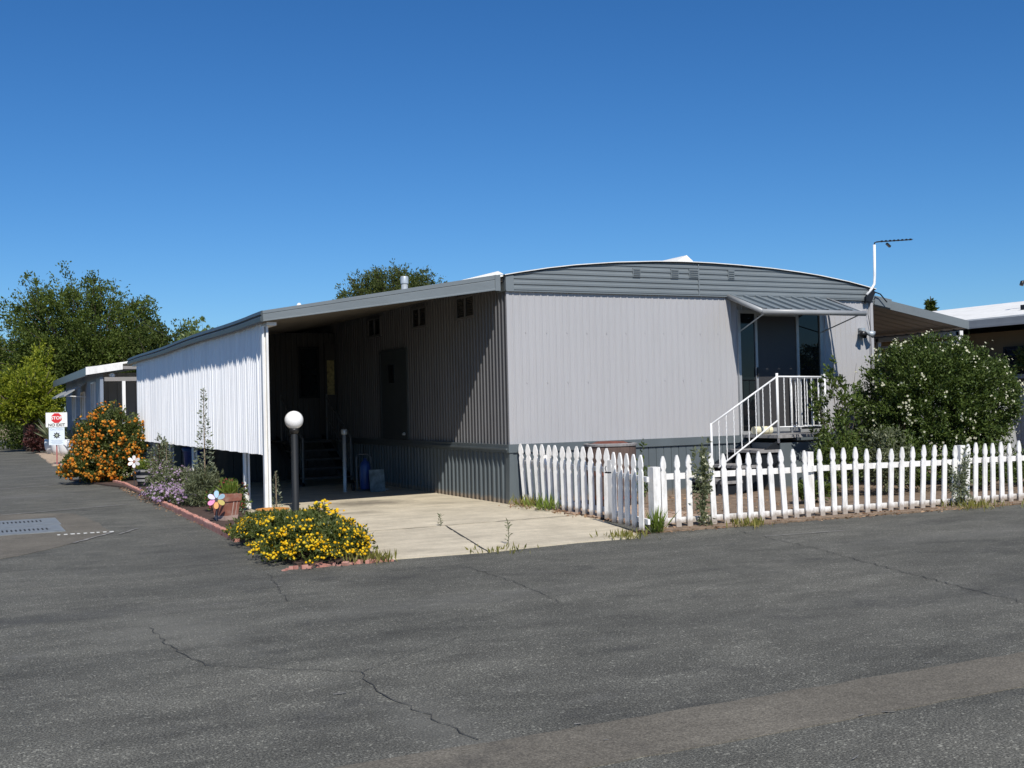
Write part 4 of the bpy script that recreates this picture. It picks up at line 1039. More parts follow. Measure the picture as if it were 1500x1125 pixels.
bush('climbing_weed', 'slim weed sprouting beside the barrel planter', 'weed', (1.42, -1.5, 0.02), (1.42, -1.5, 0.5), (0.07, 0.07, 0.5), 14, 260, 0.06, 'lf_shrub', 63, zmin=-0.8, tmin=0.2, spread=0.16, keep=1, limb=0.005)
def tuft(name, label, loc, n, h, spread, mat, seed, w=0.012):
    rng = np.random.default_rng(seed)
    P = np.array(loc) + np.stack([rng.normal(0, spread, n), rng.normal(0, spread, n), np.zeros(n)], 1)
    D = np.array([0, 0, 1.0]) + rng.normal(0, 0.32, (n, 3))
    V, Fc = leaves(P, D, h * rng.uniform(0.5, 1.15, n), w / h * 1.5, 0.12, 0.1, rng)
    V[:, 2] = np.maximum(V[:, 2], loc[2])
    o_ = tag(build_np(name, V, Fc, mat, loc=loc), label, 'weed', 'weeds and grass tufts')
    if spread > 0.1: o_['kind'] = 'stuff'
    return o_
tuft('grass_tuft', 'tall green grass tuft at the gate post', (-0.30, -4.42, 0.0), 90, 0.30, 0.05, 'lf_green', 71)
tuft('grass_tuft', 'dry weed tuft at the kerb below the front fence', (0.95, -4.55, 0.0), 120, 0.12, 0.12, 'lf_grass', 72)
tuft('grass_tuft', 'dry grass at the foot of the vine on the fence', (4.55, -4.62, 0.0), 160, 0.14, 0.2, 'lf_grass', 73)
tuft('grass_tuft', 'yellow grass at the front edge of the yellow lantana', (-3.9, -4.74, 0.0), 170, 0.13, 0.11, 'lf_grass', 74)
tuft('grass_tuft', 'weeds at the base of the side fence near the home corner', (0.08, -0.55, 0.02), 160, 0.2, 0.16, 'lf_grass', 75)
tuft('grass_tuft', 'weeds under the middle of the side fence', (-0.02, -1.2, 0.02), 140, 0.24, 0.12, 'lf_green', 76)
tuft('grass_tuft', 'tiny weeds along the driveway edge at the road', (-2.5, -4.82, 0.0), 70, 0.07, 0.16, 'lf_grass', 77)
tuft('grass_tuft', 'small dry weeds where the driveway meets the gate', (-0.9, -4.66, 0.0), 120, 0.1, 0.13, 'lf_grass', 78)
for lab, loc, h, s in (('thin sprout growing from the driveway joint', (-2.08, -2.2, 0.012), 0.13, 81), ('slender green weed growing where the driveway meets the road', (-2.22, -4.45, 0.012), 0.26, 82)):
    rng = np.random.default_rng(s); t = thing('driveway_sprout', lab, 'weed', loc, 'sprouts in the driveway joints')
    n = 34; zz = rng.uniform(0.1, 1, n) * h
    P = np.array(loc) + np.stack([rng.normal(0, 0.008, n), rng.normal(0, 0.008, n), zz], 1)
    D = unit(np.stack([rng.normal(0, 1, n), rng.normal(0, 1, n), np.full(n, 0.7)], 1))
    V, Fc = leaves(P, D, 0.05 * rng.uniform(0.5, 1.2, n), 0.3, 0.2, rng=rng); build_np('foliage', V, Fc, 'lf_sage', t)
    build('stem', MB().tube([loc, (loc[0] + 0.008, loc[1], loc[2] + h * 0.6), (loc[0] - 0.004, loc[1], loc[2] + h)], 0.004, 5), 'stem', t)
# leaf litter along the fence and bed edges
rng = np.random.default_rng(5); n = 2600
xs_ = rng.uniform(-0.6, 9, n); ys_ = fy(xs_) - 0.12 + rng.normal(0, 0.11, n)
xs2 = rng.normal(-4.5, 0.09, 500); ys2 = rng.uniform(-1.5, 9, 500)
xs3 = np.concatenate([rng.uniform(0.2, 3.5, 500), rng.normal(0.0, 0.12, 500)]); ys3 = np.concatenate([rng.uniform(-4.0, -0.5, 500), rng.uniform(-4, -0.2, 500)])
P = np.stack([np.concatenate([xs_, xs2, xs3]), np.concatenate([ys_, ys2, ys3]), np.concatenate([np.full(n, 0.01), np.full(500, 0.012), np.full(1000, 0.032)])], 1)
D = rng.normal(0, 1, P.shape); D[:, 2] = np.abs(D[:, 2]) * 0.15
V, Fc = leaves(P, D, 0.045 * rng.uniform(0.4, 1.3, len(P)), 0.6, 0.1, rng=rng); V[:, 2] = np.maximum(V[:, 2], 0.007)
o = build_np('leaf_litter', V, Fc, 'lf_litter'); o['kind'] = 'stuff'; o['label'] = 'reddish dry leaf litter along the fence foot and bed edge'

# ------------------------------------------------------------------ flower bed by the carport
ge = MB(); path = [(-4.62, -2.2), (-4.6, -1.44), (-4.57, 0.0), (-4.53, 2.2), (-4.5, 4.35), (-4.42, 7.0), (-4.36, 9.8), (-4.45, 11.0)]
rg = random.Random(9)
pts = []
for a, b in zip(path[:-1], path[1:]):
    a, b = Vector((*a, 0)), Vector((*b, 0)); n = max(1, round((b - a).length / 0.115)); pts += [a.lerp(b, i / n) for i in range(n)]
for a, b in zip(pts[:-1], pts[1:]):
    d = (b - a).normalized(); s = Vector((-d.y, d.x, 0)); c = (a + b) / 2; hw = (b - a).length / 2 * 0.97
    h = 0.085 + rg.uniform(-0.008, 0.008)
    prof_ = [(-hw, 0), (hw, 0), (hw, h * 0.75), (hw * 0.6, h * 0.96), (0, h), (-hw * 0.6, h * 0.96), (-hw, h * 0.75)]
    ge.outline(prof_, c - s * 0.03, d, (0, 0, 1), -0.065)
tag(build('garden_edging', ge, 'edging', loc=(-4.53, 2.0, 0)), 'pink scalloped brick edging curving along the flower bed', 'edging')
be = MB()
for k in range(24):
    x = -4.8 + k * 0.046 + rg.uniform(-0.02, 0.02); yy = -4.86 + rg.uniform(-0.03, 0.04); l_ = rg.uniform(0.025, 0.075)
    be.box((x, yy, -0.005), (x + l_, yy + rg.uniform(0.03, 0.06), rg.uniform(0.012, 0.04)), rot=Matrix.Rotation(rg.uniform(-0.9, 0.9), 3, 'Z') @ Matrix.Rotation(rg.uniform(-0.25, 0.25), 3, 'X'))
tag(build('broken_edging', be, 'edging', loc=(-4.3, -4.8, 0)), 'broken pink edging bricks in front of the yellow lantana', 'edging')

def rotz(P, c, a):
    q = P - np.array(c); ca, sa = math.cos(a), math.sin(a)
    return np.stack([q[:, 0] * ca - q[:, 1] * sa, q[:, 0] * sa + q[:, 1] * ca, q[:, 2]], 1) + np.array(c)
# yellow lantana: an elongated mound at the driveway corner
c, rad = (-4.16, -2.95, 0.07), (0.64, 1.75, 0.28)
t, P, D, rng, _ = bush('yellow_lantana', 'spreading yellow-flowered lantana at the corner of the driveway and road', 'bush', (-4.15, -3.0, 0.03), c, rad, 330, 26000, 0.045, 'lf_lant', 91, zmin=0.0, tmin=0.5, spread=0.065, clump=8, lump=0.12, keep=0.3, limb=0.006)
Q, N = outer(P, c, rad, 1500, rng, -0.22, (-0.35, -0.8, 0.0), 0.12)
c2, rad2 = (-4.33, -4.2, 0.06), (0.60, 0.68, 0.26)                # front lobe spilling over the broken bricks
P2, D2, pth2 = crown(c2, rad2, 170, 9000, rng, zmin=0.0, tmin=0.5, spread=0.085, lump=0.16, start=(-4.2, -3.9, 0.03))
P2, D2 = P2[P2[:, 2] > 0.01], D2[P2[:, 2] > 0.01]
V, Fc = leaves(P2, D2, 0.045 * rng.uniform(0.55, 1.3, len(P2)), 0.45, 0.8, rng=rng); V[:, 2] = np.maximum(V[:, 2], 0.006); build_np('foliage', V, Fc, 'lf_lant', t)
Q2, N2 = outer(P2, c2, rad2, 620, rng, -0.1, (-0.35, -0.8, 0.0), 0.1); Q = np.concatenate([Q, Q2])
Q = Q[Q[:, 2] > 0.05]; N = unit(Q - np.array(c)) + np.array([0, 0, 0.5])
build_domes('blossoms', Q + unit(N) * 0.03, N + rng.normal(0, 0.25, N.shape), rng.uniform(0.008, 0.0175, len(Q)), 'fl_yellow', t, rng)
tw, P, D, rng, pth = bush('rangy_lantana', 'taller rangy yellow lantana stems rising behind the yellow mound', 'bush', (-3.5, -1.6, 0.03), (-3.48, -1.7, 0.12), (0.28, 0.6, 0.24), 30, 1100, 0.045, 'lf_lant', 92, zmin=0.1, tmin=0.35, spread=0.1, lump=0.3, keep=1.0, limb=0.006, stem='drystem')
Q = np.array([p[-1] for p in pth]); Q = np.repeat(Q, 3, 0) + rng.normal(0, 0.03, (len(Q) * 3, 3)); Q = Q[Q[:, 2] > 0.12]
build_domes('blossoms', Q, np.array([0, -0.3, 1.0]) + rng.normal(0, 0.3, Q.shape), rng.uniform(0.016, 0.028, len(Q)), 'fl_yellow', tw, rng)
# orange lantana beside the screen
c, rad = (-4.35, 11.9, 0.78), (0.78, 1.1, 0.98)
t, P, D, rng, _ = bush('orange_lantana', 'big orange-flowered lantana bush at the far end of the carport', 'bush', (-4.62, 11.9, 0.02), c, rad, 300, 21000, 0.075, 'lf_lant', 93, zmin=-0.65, tmin=0.5, spread=0.085, clump=8, lump=0.16, keep=0.3)
c2, rad2 = (-4.85, 11.6, 0.35), (0.62, 0.9, 0.5)
P2, D2, pth2 = crown(c2, rad2, 140, 8000, rng, zmin=-0.3, tmin=0.5, spread=0.09, lump=0.15, start=(-4.62, 11.9, 0.03))
ok = P2[:, 2] > 0.03
V, Fc = leaves(P2[ok], D2[ok], 0.075 * rng.uniform(0.55, 1.3, int(ok.sum())), 0.45, 0.8, rng=rng); V[:, 2] = np.maximum(V[:, 2], 0.02); build_np('foliage', V, Fc, 'lf_lant', t)
Q2, N2 = outer(P2[ok], c2, rad2, 380, rng, 0.0, (-0.3, -0.85, 0.1))
Q, N = outer(P, c, rad, 1150, rng, 0.0, (-0.3, -0.85, 0.1)); Q = np.concatenate([Q, Q2]); Q = Q[Q[:, 2] > 0.05]; N = unit(Q - np.array(c)) + np.array([0, -0.2, 0.2])
build_domes('blossoms', Q + unit(N) * 0.02, N + rng.normal(0, 0.3, N.shape), rng.uniform(0.016, 0.04, len(Q)), 'fl_orange', t, rng)
# lavender-flowered ground plants, grey-green bush, weeds
c, rad = (-4.3, 4.6, 0.08), (0.34, 1.5, 0.22)
t, P, D, rng, _ = bush('purple_flowers', 'low mat of lavender-purple flowers spilling over the bed edging', 'flowers', (-4.3, 4.6, 0.03), c, rad, 150, 7000, 0.045, 'lf_sage', 94, zmin=0.0, tmin=0.3, spread=0.10, lump=0.2)
Q, N = outer(P, c, rad, 750, rng, 0.2); build_domes('blossoms', Q + N * 0.01, N + np.array([0, 0, 0.6]), rng.uniform(0.016, 0.03, len(Q)), 'fl_purple', t, rng)
c, rad = (-4.05, 6.0, 0.2), (0.34, 1.1, 0.36)
t, P, D, rng, _ = bush('dusky_flowers', 'straggly bush with dusky pink and purple flowers under the white screen', 'flowers', (-4.05, 5.9, 0.03), c, rad, 130, 7500, 0.055, 'lf_sage', 95, zmin=-0.2, tmin=0.3, spread=0.10, lump=0.3, keep=0.8, limb=0.006, stem='drystem')
Q, N = outer(P, c, rad, 330, rng, 0.1); build_domes('blossoms', Q + N * 0.01, N + np.array([0, 0, 0.6]), rng.uniform(0.010, 0.024, len(Q)), 'fl_purple', t, rng)
c, rad = (-4.0, 3.1, 0.27), (0.30, 0.5, 0.38)
t, P, D, rng, _ = bush('rosemary_bush', 'grey-green bushy herb behind the coloured pinwheel', 'bush', (-4.0, 3.1, 0.03), c, rad, 150, 9000, 0.06, 'lf_sage', 96, zmin=-0.5, tmin=0.35, spread=0.11, lump=0.25, keep=0.6, limb=0.006, stem='drystem', aspect=0.22)
bush('red_stemmed_plant', 'reddish flowering plant between the white carport posts', 'plant', (-3.95, 7.6, 0.03), (-3.95, 7.6, 0.5), (0.24, 0.4, 0.55), 40, 1700, 0.06, 'lf_sage', 97, zmin=-0.4, tmin=0.3, spread=0.14, lump=0.35, keep=1, limb=0.007, stem='rust')
c, rad = (-3.92, 1.6, 0.2), (0.3, 0.35, 0.32)
t, P, D, rng, _ = bush('dusky_flowers', 'small maroon-tinged plant right behind the square terracotta pot', 'flowers', (-3.92, 1.6, 0.03), c, rad, 60, 2400, 0.05, 'lf_shrub', 98, zmin=-0.3, tmin=0.3, spread=0.12, lump=0.25)
Q, N = outer(P, c, rad, 120, rng, 0.2); build_domes('blossoms', Q, N, rng.uniform(0.012, 0.022, len(Q)), 'fl_red', t, rng)
def spire(name, label, loc, h, rad_, n, ll, mat, seed, lean=0.0):
    rng = np.random.default_rng(seed); t = thing(name, label, 'weed', loc)
    zz = rng.uniform(0.03, 1, n) ** 1.0; a = rng.uniform(0, 6.28, n); r0 = rad_ * (1.05 - zz) * rng.uniform(0.2, 1, n) + 0.01
    P = np.array(loc) + np.stack([r0 * np.cos(a) + lean * zz, r0 * np.sin(a), zz * h], 1)
    D = np.stack([np.cos(a), np.sin(a), np.full(n, 0.5)], 1)
    V, Fc = leaves(P, D, ll * (1.25 - 0.7 * zz) * rng.uniform(0.6, 1.2, n), 0.42, 0.35, rng=rng); build_np('foliage', V, Fc, mat, t)
    build('stem', MB().tube([loc, (loc[0] + lean * 0.5, loc[1], loc[2] + h * 0.5), (loc[0] + lean, loc[1], loc[2] + h)], [0.014, 0.01, 0.004], 6), 'lf_grey' if False else 'drystem', t)
spire('tall_weed', 'tall pale spire-like weed rising against the white corrugated screen', (-3.98, 3.0, 0.03), 1.86, 0.20, 620, 0.075, 'lf_grey', 101)
spire('tall_weed', 'dusty grey-green weed at the front corner post of the carport', (-3.42, 0.7, 0.02), 0.62, 0.07, 150, 0.05, 'lf_grey', 102)
spire('tall_weed', 'thin pale weed spike between the middle carport posts', (-3.95, 6.9, 0.03), 0.95, 0.09, 130, 0.07, 'lf_grey', 103)
spire('tall_weed', 'small dry weed at the foot of the second carport post', (-3.98, 0.9, 0.03), 0.30, 0.14, 90, 0.05, 'lf_grey', 104)

# square terracotta pot with grass, on the bed
pt = thing('square_pot', 'cracked square terracotta pot with pale repaired base on the mulch', 'pot', (-4.22, 0.3, 0.035))
def frust(mb_, cx_, cy_, z0, z1, s0, s1, a, mi=0):
    vs = []
    for (s, z) in ((s0, z0), (s1, z1)):
        for k in range(4):
            q = a + math.pi / 4 + k * math.pi / 2; vs.append((cx_ + s * math.cos(q) * 1.414, cy_ + s * math.sin(q) * 1.414, z))
    mb_.add(vs, [(3, 2, 1, 0), (4, 5, 6, 7)] + [(k, (k + 1) % 4, 4 + (k + 1) % 4, 4 + k) for k in range(4)], mi)
an_ = R(28)
f = MB(); frust(f, -4.22, 0.3, 0.10, 0.29, 0.112, 0.136, an_); frust(f, -4.22, 0.3, 0.292, 0.385, 0.148, 0.153, an_)
build('body', f, 'terra', pt); f = MB(); frust(f, -4.22, 0.3, 0.035, 0.098, 0.105, 0.116, an_); build('base', f, 'terrapale', pt)
f = MB()
for k, (o0, w0) in enumerate(((0.0, 0.009), (0.06, 0.006))):
    q = an_ - math.pi / 2 - 0.0; nx_, ny_ = math.cos(q), math.sin(q); tx, ty = -ny_, nx_
    f.add([(-4.22 + nx_ * 0.1165 + tx * (o0 - w0), 0.3 + ny_ * 0.1165 + ty * (o0 - w0), 0.1), (-4.22 + nx_ * 0.1165 + tx * (o0 + w0), 0.3 + ny_ * 0.1165 + ty * (o0 + w0), 0.1), (-4.22 + nx_ * 0.1395 + tx * (o0 + w0 + 0.02), 0.3 + ny_ * 0.1395 + ty * (o0 + w0 + 0.02), 0.285), (-4.22 + nx_ * 0.1395 + tx * (o0 - w0 + 0.02), 0.3 + ny_ * 0.1395 + ty * (o0 - w0 + 0.02), 0.285)], [(0, 1, 2, 3)])
build('repaired_cracks', f, 'terrapale', pt)
tuft('pot_grass', 'bright green grass growing in the square terracotta pot', (-4.16, 0.34, 0.385), 110, 0.2, 0.045, 'lf_green', 111)['category'] = 'plant'
def pinwheel(name, label, c, hub, cols, rp, base_z, stemmat='wire'):
    t = thing(name, label, 'garden ornament', (c[0], c[1], base_z))
    build('stick', MB().tube([(c[0], c[1] + 0.01, base_z), (c[0], c[1] + 0.01, c[2])], 0.006, 6), stemmat, t)
    v = Vector((-7.5 - c[0], -15.4 - c[1], 0.6)).normalized(); u = Vector((-v.y, v.x, 0)).normalized(); w_ = v.cross(u)
    for k, m_ in enumerate(cols):
        a = 2 * math.pi * k / len(cols) + 0.5; d = u * math.cos(a) + w_ * math.sin(a); s = v.cross(d)
        pts_ = []
        for q in range(14):
            th_ = 2 * math.pi * q / 14; pts_.append((rp * 0.60 + rp * 0.42 * math.cos(th_), rp * 0.27 * math.sin(th_) * (1 + 0.25 * math.cos(th_))))
        f_ = MB(); tw_ = (s + v * 0.35).normalized(); f_.outline(pts_, Vector(c) + v * 0.01, d, tw_, 0.004); build('petal', f_, m_, t)
    f_ = MB(); f_.tube([Vector(c), Vector(c) + v * 0.03], rp * 0.16, 12); build('hub', f_, hub, t)
pinwheel('flower_pinwheel', 'pastel multicoloured flower pinwheel in front of the terracotta pot', (-4.40, 0.05, 0.335), 'wire', ('yellowpet', 'orangepet', 'pinkpet', 'lilacpet', 'bluepet', 'bluepet')[::-1], 0.122, 0.035)
pinwheel('flower_pinwheel', 'white flower pinwheel beside the orange lantana', (-4.32, 8.6, 0.56), 'terra', ('whitepet',) * 6, 0.125, 0.035)
hb = thing('half_barrel', 'small silvery half barrel filled with bright green foliage', 'planter', (-4.0, 8.9, 0.03))
build('staves', MB().lathe((-4.0, 8.9, 0.03), [(0, 0), (0.20, 0), (0.24, 0.2), (0.255, 0.36), (0.23, 0.36), (0.22, 0.3), (0, 0.3)], 22), 'lamppost', hb)
for zz, r0 in ((0.14, 0.228), (0.22, 0.244), (0.335, 0.255)): build('hoop', MB().lathe((-4.0, 8.9, zz), [(r0 - 0.01, 0), (r0 + 0.006, 0), (r0 + 0.009, 0.045), (r0 - 0.004, 0.045)], 22), 'greywood', hb)
bush('barrel_foliage', 'mound of bright green foliage in the silvery half barrel', 'plant', (-4.0, 8.9, 0.36), (-4.0, 8.9, 0.38), (0.3, 0.3, 0.2), 60, 1500, 0.045, 'lf_green', 112, zmin=0, tmin=0.2, spread=0.15)
sc_ = thing('clay_saucer', 'wide ochre clay saucer on a low pedestal beside the carport post', 'birdbath', (-3.84, -0.75, 0.03))
build('bowl', MB().lathe((-3.84, -0.75, 0.185), [(0.0, 0.0), (0.12, 0.0), (0.2, 0.02), (0.222, 0.05), (0.205, 0.052), (0.18, 0.03), (0, 0.02)], 30), 'saucer', sc_, True)
build('pedestal', MB().lathe((-3.84, -0.75, 0.03), [(0.1, 0), (0.08, 0.03), (0.07, 0.155), (0, 0.155)], 18), 'terra', sc_, True)

# steel drain plates in the road patch
dp = thing('drain_plates', 'pair of bluish steel drain plates with slots set in the road patch', 'drain cover', (-7.4, 1.5, 0))
for (y0, y1) in ((0.42, 1.5), (1.53, 2.62)):
    f = MB(); f.box((-8.9, y0, 0.002), (-6.27 + (0.0 if y0 < 1 else 0.03), y1, 0.014))
    for k in range(44):
        x = -8.8 + k * 0.054; yc = y0 + (0.24 if y0 < 1 else 0.42) + 0.1
        f.box((x, yc, 0.0135), (x + 0.022, yc + 0.26, 0.0152), 1)
    build('plate', f, ['steelplate', 'dark'], dp)

# ------------------------------------------------------------------ left distance: sign, tubs, neighbour
sg = thing('no_exit_sign', 'white STOP NO EXIT sign above a pale blue notice on a red stake', 'sign', (-4.74, 22.9, 0.02))
sc0 = Vector((-4.74, 22.88, 0)); vv = Vector((-7.5 + 4.74, -15.4 - 22.9, 0)).normalized(); uu = Vector((-vv.y, vv.x, 0))
if uu.x < 0: uu = -uu
ww = Vector((0, 0, 1)); nn = uu.cross(ww).normalized()
build('stake', MB().tube([(-4.74, 22.93, 0.02), (-4.74, 22.93, 1.5)], 0.02, 8), 'redpipe', sg)
def rect(mb_, cz, wd, hh, t=0.012, du=0.0): return mb_.outline([(-wd / 2, -hh / 2), (wd / 2, -hh / 2), (wd / 2, hh / 2), (-wd / 2, hh / 2)], sc0 + uu * du + ww * cz, uu, ww, t)
b1 = build('upper_panel', rect(MB(), 1.42, 0.63, 0.46), 'signwhite', sg)
oc = [(0.165 * math.cos(R(22.5 + 45 * k)), 0.165 * math.sin(R(22.5 + 45 * k))) for k in range(8)]
build('red_octagon', MB().outline(oc, sc0 + ww * 1.475 + nn * 0.013, uu, ww, 0.003), 'signred', b1)
build('stop_lettering', text_mesh('STOP', 0.135, sc0 + ww * 1.475 + nn * 0.017, uu, ww, 0.001, 0.004), 'signwhite', b1)
build('no_exit_lettering', text_mesh('NO EXIT', 0.125, sc0 + ww * 1.255 + nn * 0.013, uu, ww, 0.001, 0.003), 'signblack', b1)
b2 = build('lower_panel', rect(MB(), 0.905, 0.46, 0.55), 'signblue', sg)
st = []
for k in range(16):
    rr = 0.115 if k % 2 == 0 else 0.065; st.append((rr * math.sin(2 * math.pi * k / 16), rr * math.cos(2 * math.pi * k / 16)))
build('star_badge', MB().outline(st, sc0 + ww * 0.93 + nn * 0.013, uu, ww, 0.003), 'signblack', b2)
build('badge_centre', MB().outline([(0.042 * math.cos(k * 0.524), 0.042 * math.sin(k * 0.524)) for k in range(12)], sc0 + ww * 0.93 + nn * 0.017, uu, ww, 0.003), 'gold', b2)
build('caution_lettering', text_mesh('CAUTION', 0.085, sc0 + ww * 1.12 + nn * 0.013, uu, ww), 'signgrey', b2)
f = MB()
for zz, wd in ((0.77, 0.34), (0.735, 0.3), (0.70, 0.36), (0.665, 0.28)): f.outline([(-wd / 2, 0), (wd / 2, 0), (wd / 2, 0.012), (-wd / 2, 0.012)], sc0 + ww * zz + nn * 0.013, uu, ww, 0.002)
build('fine_print', f, 'signgrey', b2)

tb = thing('planter_tub', 'white round planter tub nearest the orange lantana, holding a spiky plant', 'planter', (-3.5, 30.0, 0.02), 'white planter tubs by the gravel')
build('tub', MB().lathe((-3.5, 30.0, 0.02), [(0, 0), (0.26, 0), (0.35, 0.2), (0.38, 0.42), (0.36, 0.6), (0.33, 0.6), (0.33, 0.5), (0, 0.5)], 24), 'tub', tb, True)
dup(tb, (-3.72, 31.2, 0.02), 'white round planter tub directly behind the sign stake'); dup(tb, (-3.88, 32.6, 0.02), 'white round planter tub third from the orange lantana'); dup(tb, (-4.0, 34.6, 0.02), 'white round planter tub farthest along the gravel strip')
def yucca(label, c, h, n, seed):
    rng = np.random.default_rng(seed); D = sphere_dirs(n, rng, 0.05); D[:, 2] += 0.35
    V, Fc = leaves(np.repeat([c], n, 0) + D * 0.05, D, h * rng.uniform(0.6, 1.1, n), 0.09, 0.06, 0.2, rng)
    tag(build_np('yucca_plant', V, Fc, 'lf_yucca', loc=c), label, 'plant', 'spiky plants in the tubs')
yucca('spiky yucca right of the blue notice in the nearest white tub', (-3.5, 30.0, 0.52), 0.9, 70, 121)
yucca('spiky yucca left of the blue notice in the farther tubs', (-4.05, 33.9, 0.52), 1.0, 70, 122)
tag(build('cream_post', MB().box((-3.42, 28.6, 0.0), (-3.2, 28.8, 0.92)).box((-3.46, 28.56, 0.92), (-3.16, 28.84, 1.02)).add([(-3.46, 28.56, 1.02), (-3.16, 28.56, 1.02), (-3.16, 28.84, 1.02), (-3.46, 28.84, 1.02), (-3.31, 28.7, 1.1)], [(0, 1, 4), (1, 2, 4), (2, 3, 4), (3, 0, 4)]), 'cream', loc=(-3.3, 28.7, 0)), 'short cream capped post by the blue-grey neighbour home', 'post')
bush('maroon_plant', 'dark maroon leafy plant at the road edge before the tubs', 'plant', (-4.55, 36.5, 0.0), (-4.55, 36.5, 0.55), (0.42, 0.42, 0.6), 60, 1800, 0.14, 'lf_red', 123, zmin=-0.5, tmin=0.2, spread=0.14, lump=0.35)
wf = thing('board_fence', 'short reddish brown board fence behind the maroon plant', 'fence', (-4.3, 42, 0))
f = MB()
for k in range(6): f.box((-4.75 + k * 0.19, 42.0, 0.0), (-4.58 + k * 0.19, 42.03, 1.3 - 0.12 * k * 0.5))
build('boards', f, 'brownwood', wf); build('post', MB().box((-4.82, 41.95, 0), (-4.72, 42.05, 1.4)), 'brownwood', wf)
sw = thing('stone_wall', 'tall tan block wall at the far end of the side road', 'wall', (-8, 72, 0))
f = MB(); rgw = random.Random(31)
for j in range(7):
    x = -16 + (j % 2) * 0.4
    while x < -3.6:
        L_ = rgw.uniform(0.7, 1.0); f.box((x, 72 + rgw.uniform(-0.02, 0.02), j * 0.4), (min(x + L_ - 0.03, -3.6), 72.4, j * 0.4 + 0.375)); x += L_
build('blocks', f, 'stonewall', sw); build('cap', MB().box((-16.05, 71.9, 2.8), (-3.55, 72.5, 2.9)), 'stonewall', sw)

nh = thing('neighbour_home', 'blue-grey neighbour mobile home with white roof board and shaded porch', 'mobile home', (-1, 23, 0))
f = MB(); f.ribs((-3.4, 36, 0), (0, -1, 0), (-1, 0, 0), 12.0, 0, 2.95, FRONTP, 0.3, seed=41); build('side_wall', f, 'blueside', nh)
f = MB(); f.ribs((-3.4, 24.0, 0), (1, 0, 0), (0, -1, 0), 0.2, 0, 2.9, FRONTP, 0.2, seed=42); f.box((-3.43, 22.85, 0.0), (-3.33, 24.0, 2.75)); build('porch_return', f, 'blueside', nh)
f = MB(); f.ribs((-3.2, 26.0, 0), (1, 0, 0), (0, -1, 0), 9, 0, 3.0, SIDE, 0.3, seed=43); f.box((-3.2, 26.0, 0), (-3.14, 36, 2.9)); build('front_wall', f, 'greyshade', nh)
def nz_(x): return 3.06 + 0.145 * (x + 3.85)
f = MB(); f.add([(-3.85, 22.7, 3.0), (3.0, 22.7, nz_(3.0)), (3.0, 36.5, nz_(3.0)), (-3.85, 36.5, 3.0), (-3.85, 22.7, 3.06), (3.0, 22.7, nz_(3) + 0.06), (3.0, 36.5, nz_(3) + 0.06), (-3.85, 36.5, 3.06)], [(0, 3, 2, 1), (4, 5, 6, 7), (0, 1, 5, 4), (3, 0, 4, 7), (1, 2, 6, 5)])
rf = build('roof', f, 'roofwhite', nh)
f = MB(); f.add([(-3.87, 22.66, 2.82), (-2.75, 22.66, 2.99), (-2.75, 22.66, 3.2), (-3.87, 22.66, 3.07), (-3.87, 22.72, 2.82), (-2.75, 22.72, 2.99), (-2.75, 22.72, 3.2), (-3.87, 22.72, 3.07)], [(0, 1, 2, 3), (4, 7, 6, 5), (0, 4, 5, 1), (3, 2, 6, 7), (0, 3, 7, 4), (1, 5, 6, 2)])
build('roof_board', f, 'whitepost', rf)
f = MB(); f.add([(-3.87, 22.72, 2.80), (-3.87, 36.5, 2.80), (-3.87, 36.5, 3.05), (-3.87, 22.72, 3.05), (-3.80, 22.72, 2.80), (-3.80, 36.5, 2.80)], [(0, 1, 2, 3), (0, 4, 5, 1)]); build('side_fascia', f, 'fascia', rf)
f = MB(); f.box((-2.74, 22.68, 3.0), (3.0, 22.74, 3.1)); f.box((-3.3, 22.8, 2.62), (3, 22.9, 2.75)); build('porch_beam', f, 'greyshade', nh)
build('porch_post', MB().box((-2.76, 22.8, 0), (-2.66, 22.9, 2.62)), 'whitepost', nh)
for (y0, y1, z0, z1) in ((27.9, 29.1, 1.45, 2.35), (24.5, 25.4, 1.3, 2.6), (31.5, 32.6, 1.4, 2.3)):
    f = MB()
    for (a, b, c_, d_) in ((y0, y1, z0 - 0.05, z0), (y0, y1, z1, z1 + 0.05), (y0 - 0.05, y0, z0 - 0.05, z1 + 0.05), (y1, y1 + 0.05, z0 - 0.05, z1 + 0.05), (y0 + 0.42 * (y1 - y0), y0 + 0.5 * (y1 - y0), z0, z1)): f.box((-3.46, a, c_), (-3.4, b, d_))
    wo = build('window', f, 'whitepost', nh); build('pane', MB().box((-3.435, y0, z0), (-3.42, y1, z1)), 'glass', wo)
for (y0, y1) in ((27.4, 29.6), (31.0, 33.2)):
    f = MB(); f.add([(-3.42, y0, 2.72), (-3.42, y1, 2.72), (-4.15, y1, 2.28), (-4.15, y0, 2.28), (-3.42, y0, 2.68), (-3.42, y1, 2.68), (-4.15, y1, 2.22), (-4.15, y0, 2.22)], [(0, 1, 2, 3), (4, 7, 6, 5), (0, 3, 7, 4), (3, 2, 6, 7), (1, 5, 6, 2)]); build('window_awning', f, 'rail_grey', nh)
build('awning_arm', MB().tube([(-3.42, 27.5, 2.2), (-4.1, 27.5, 2.25)], 0.015, 6), 'ironwhite', nh)
build('porch_light', MB().lathe((-3.05, 22.95, 2.72), [(0, 0), (0.07, 0.02), (0.1, 0.1), (0.05, 0.16), (0, 0.17)], 12), 'ironwhite', nh)
nb_ = thing('notice_board', 'white framed notice board on the neighbour porch above the orange lantana', 'sign', (-3.15, 22.7, 0))
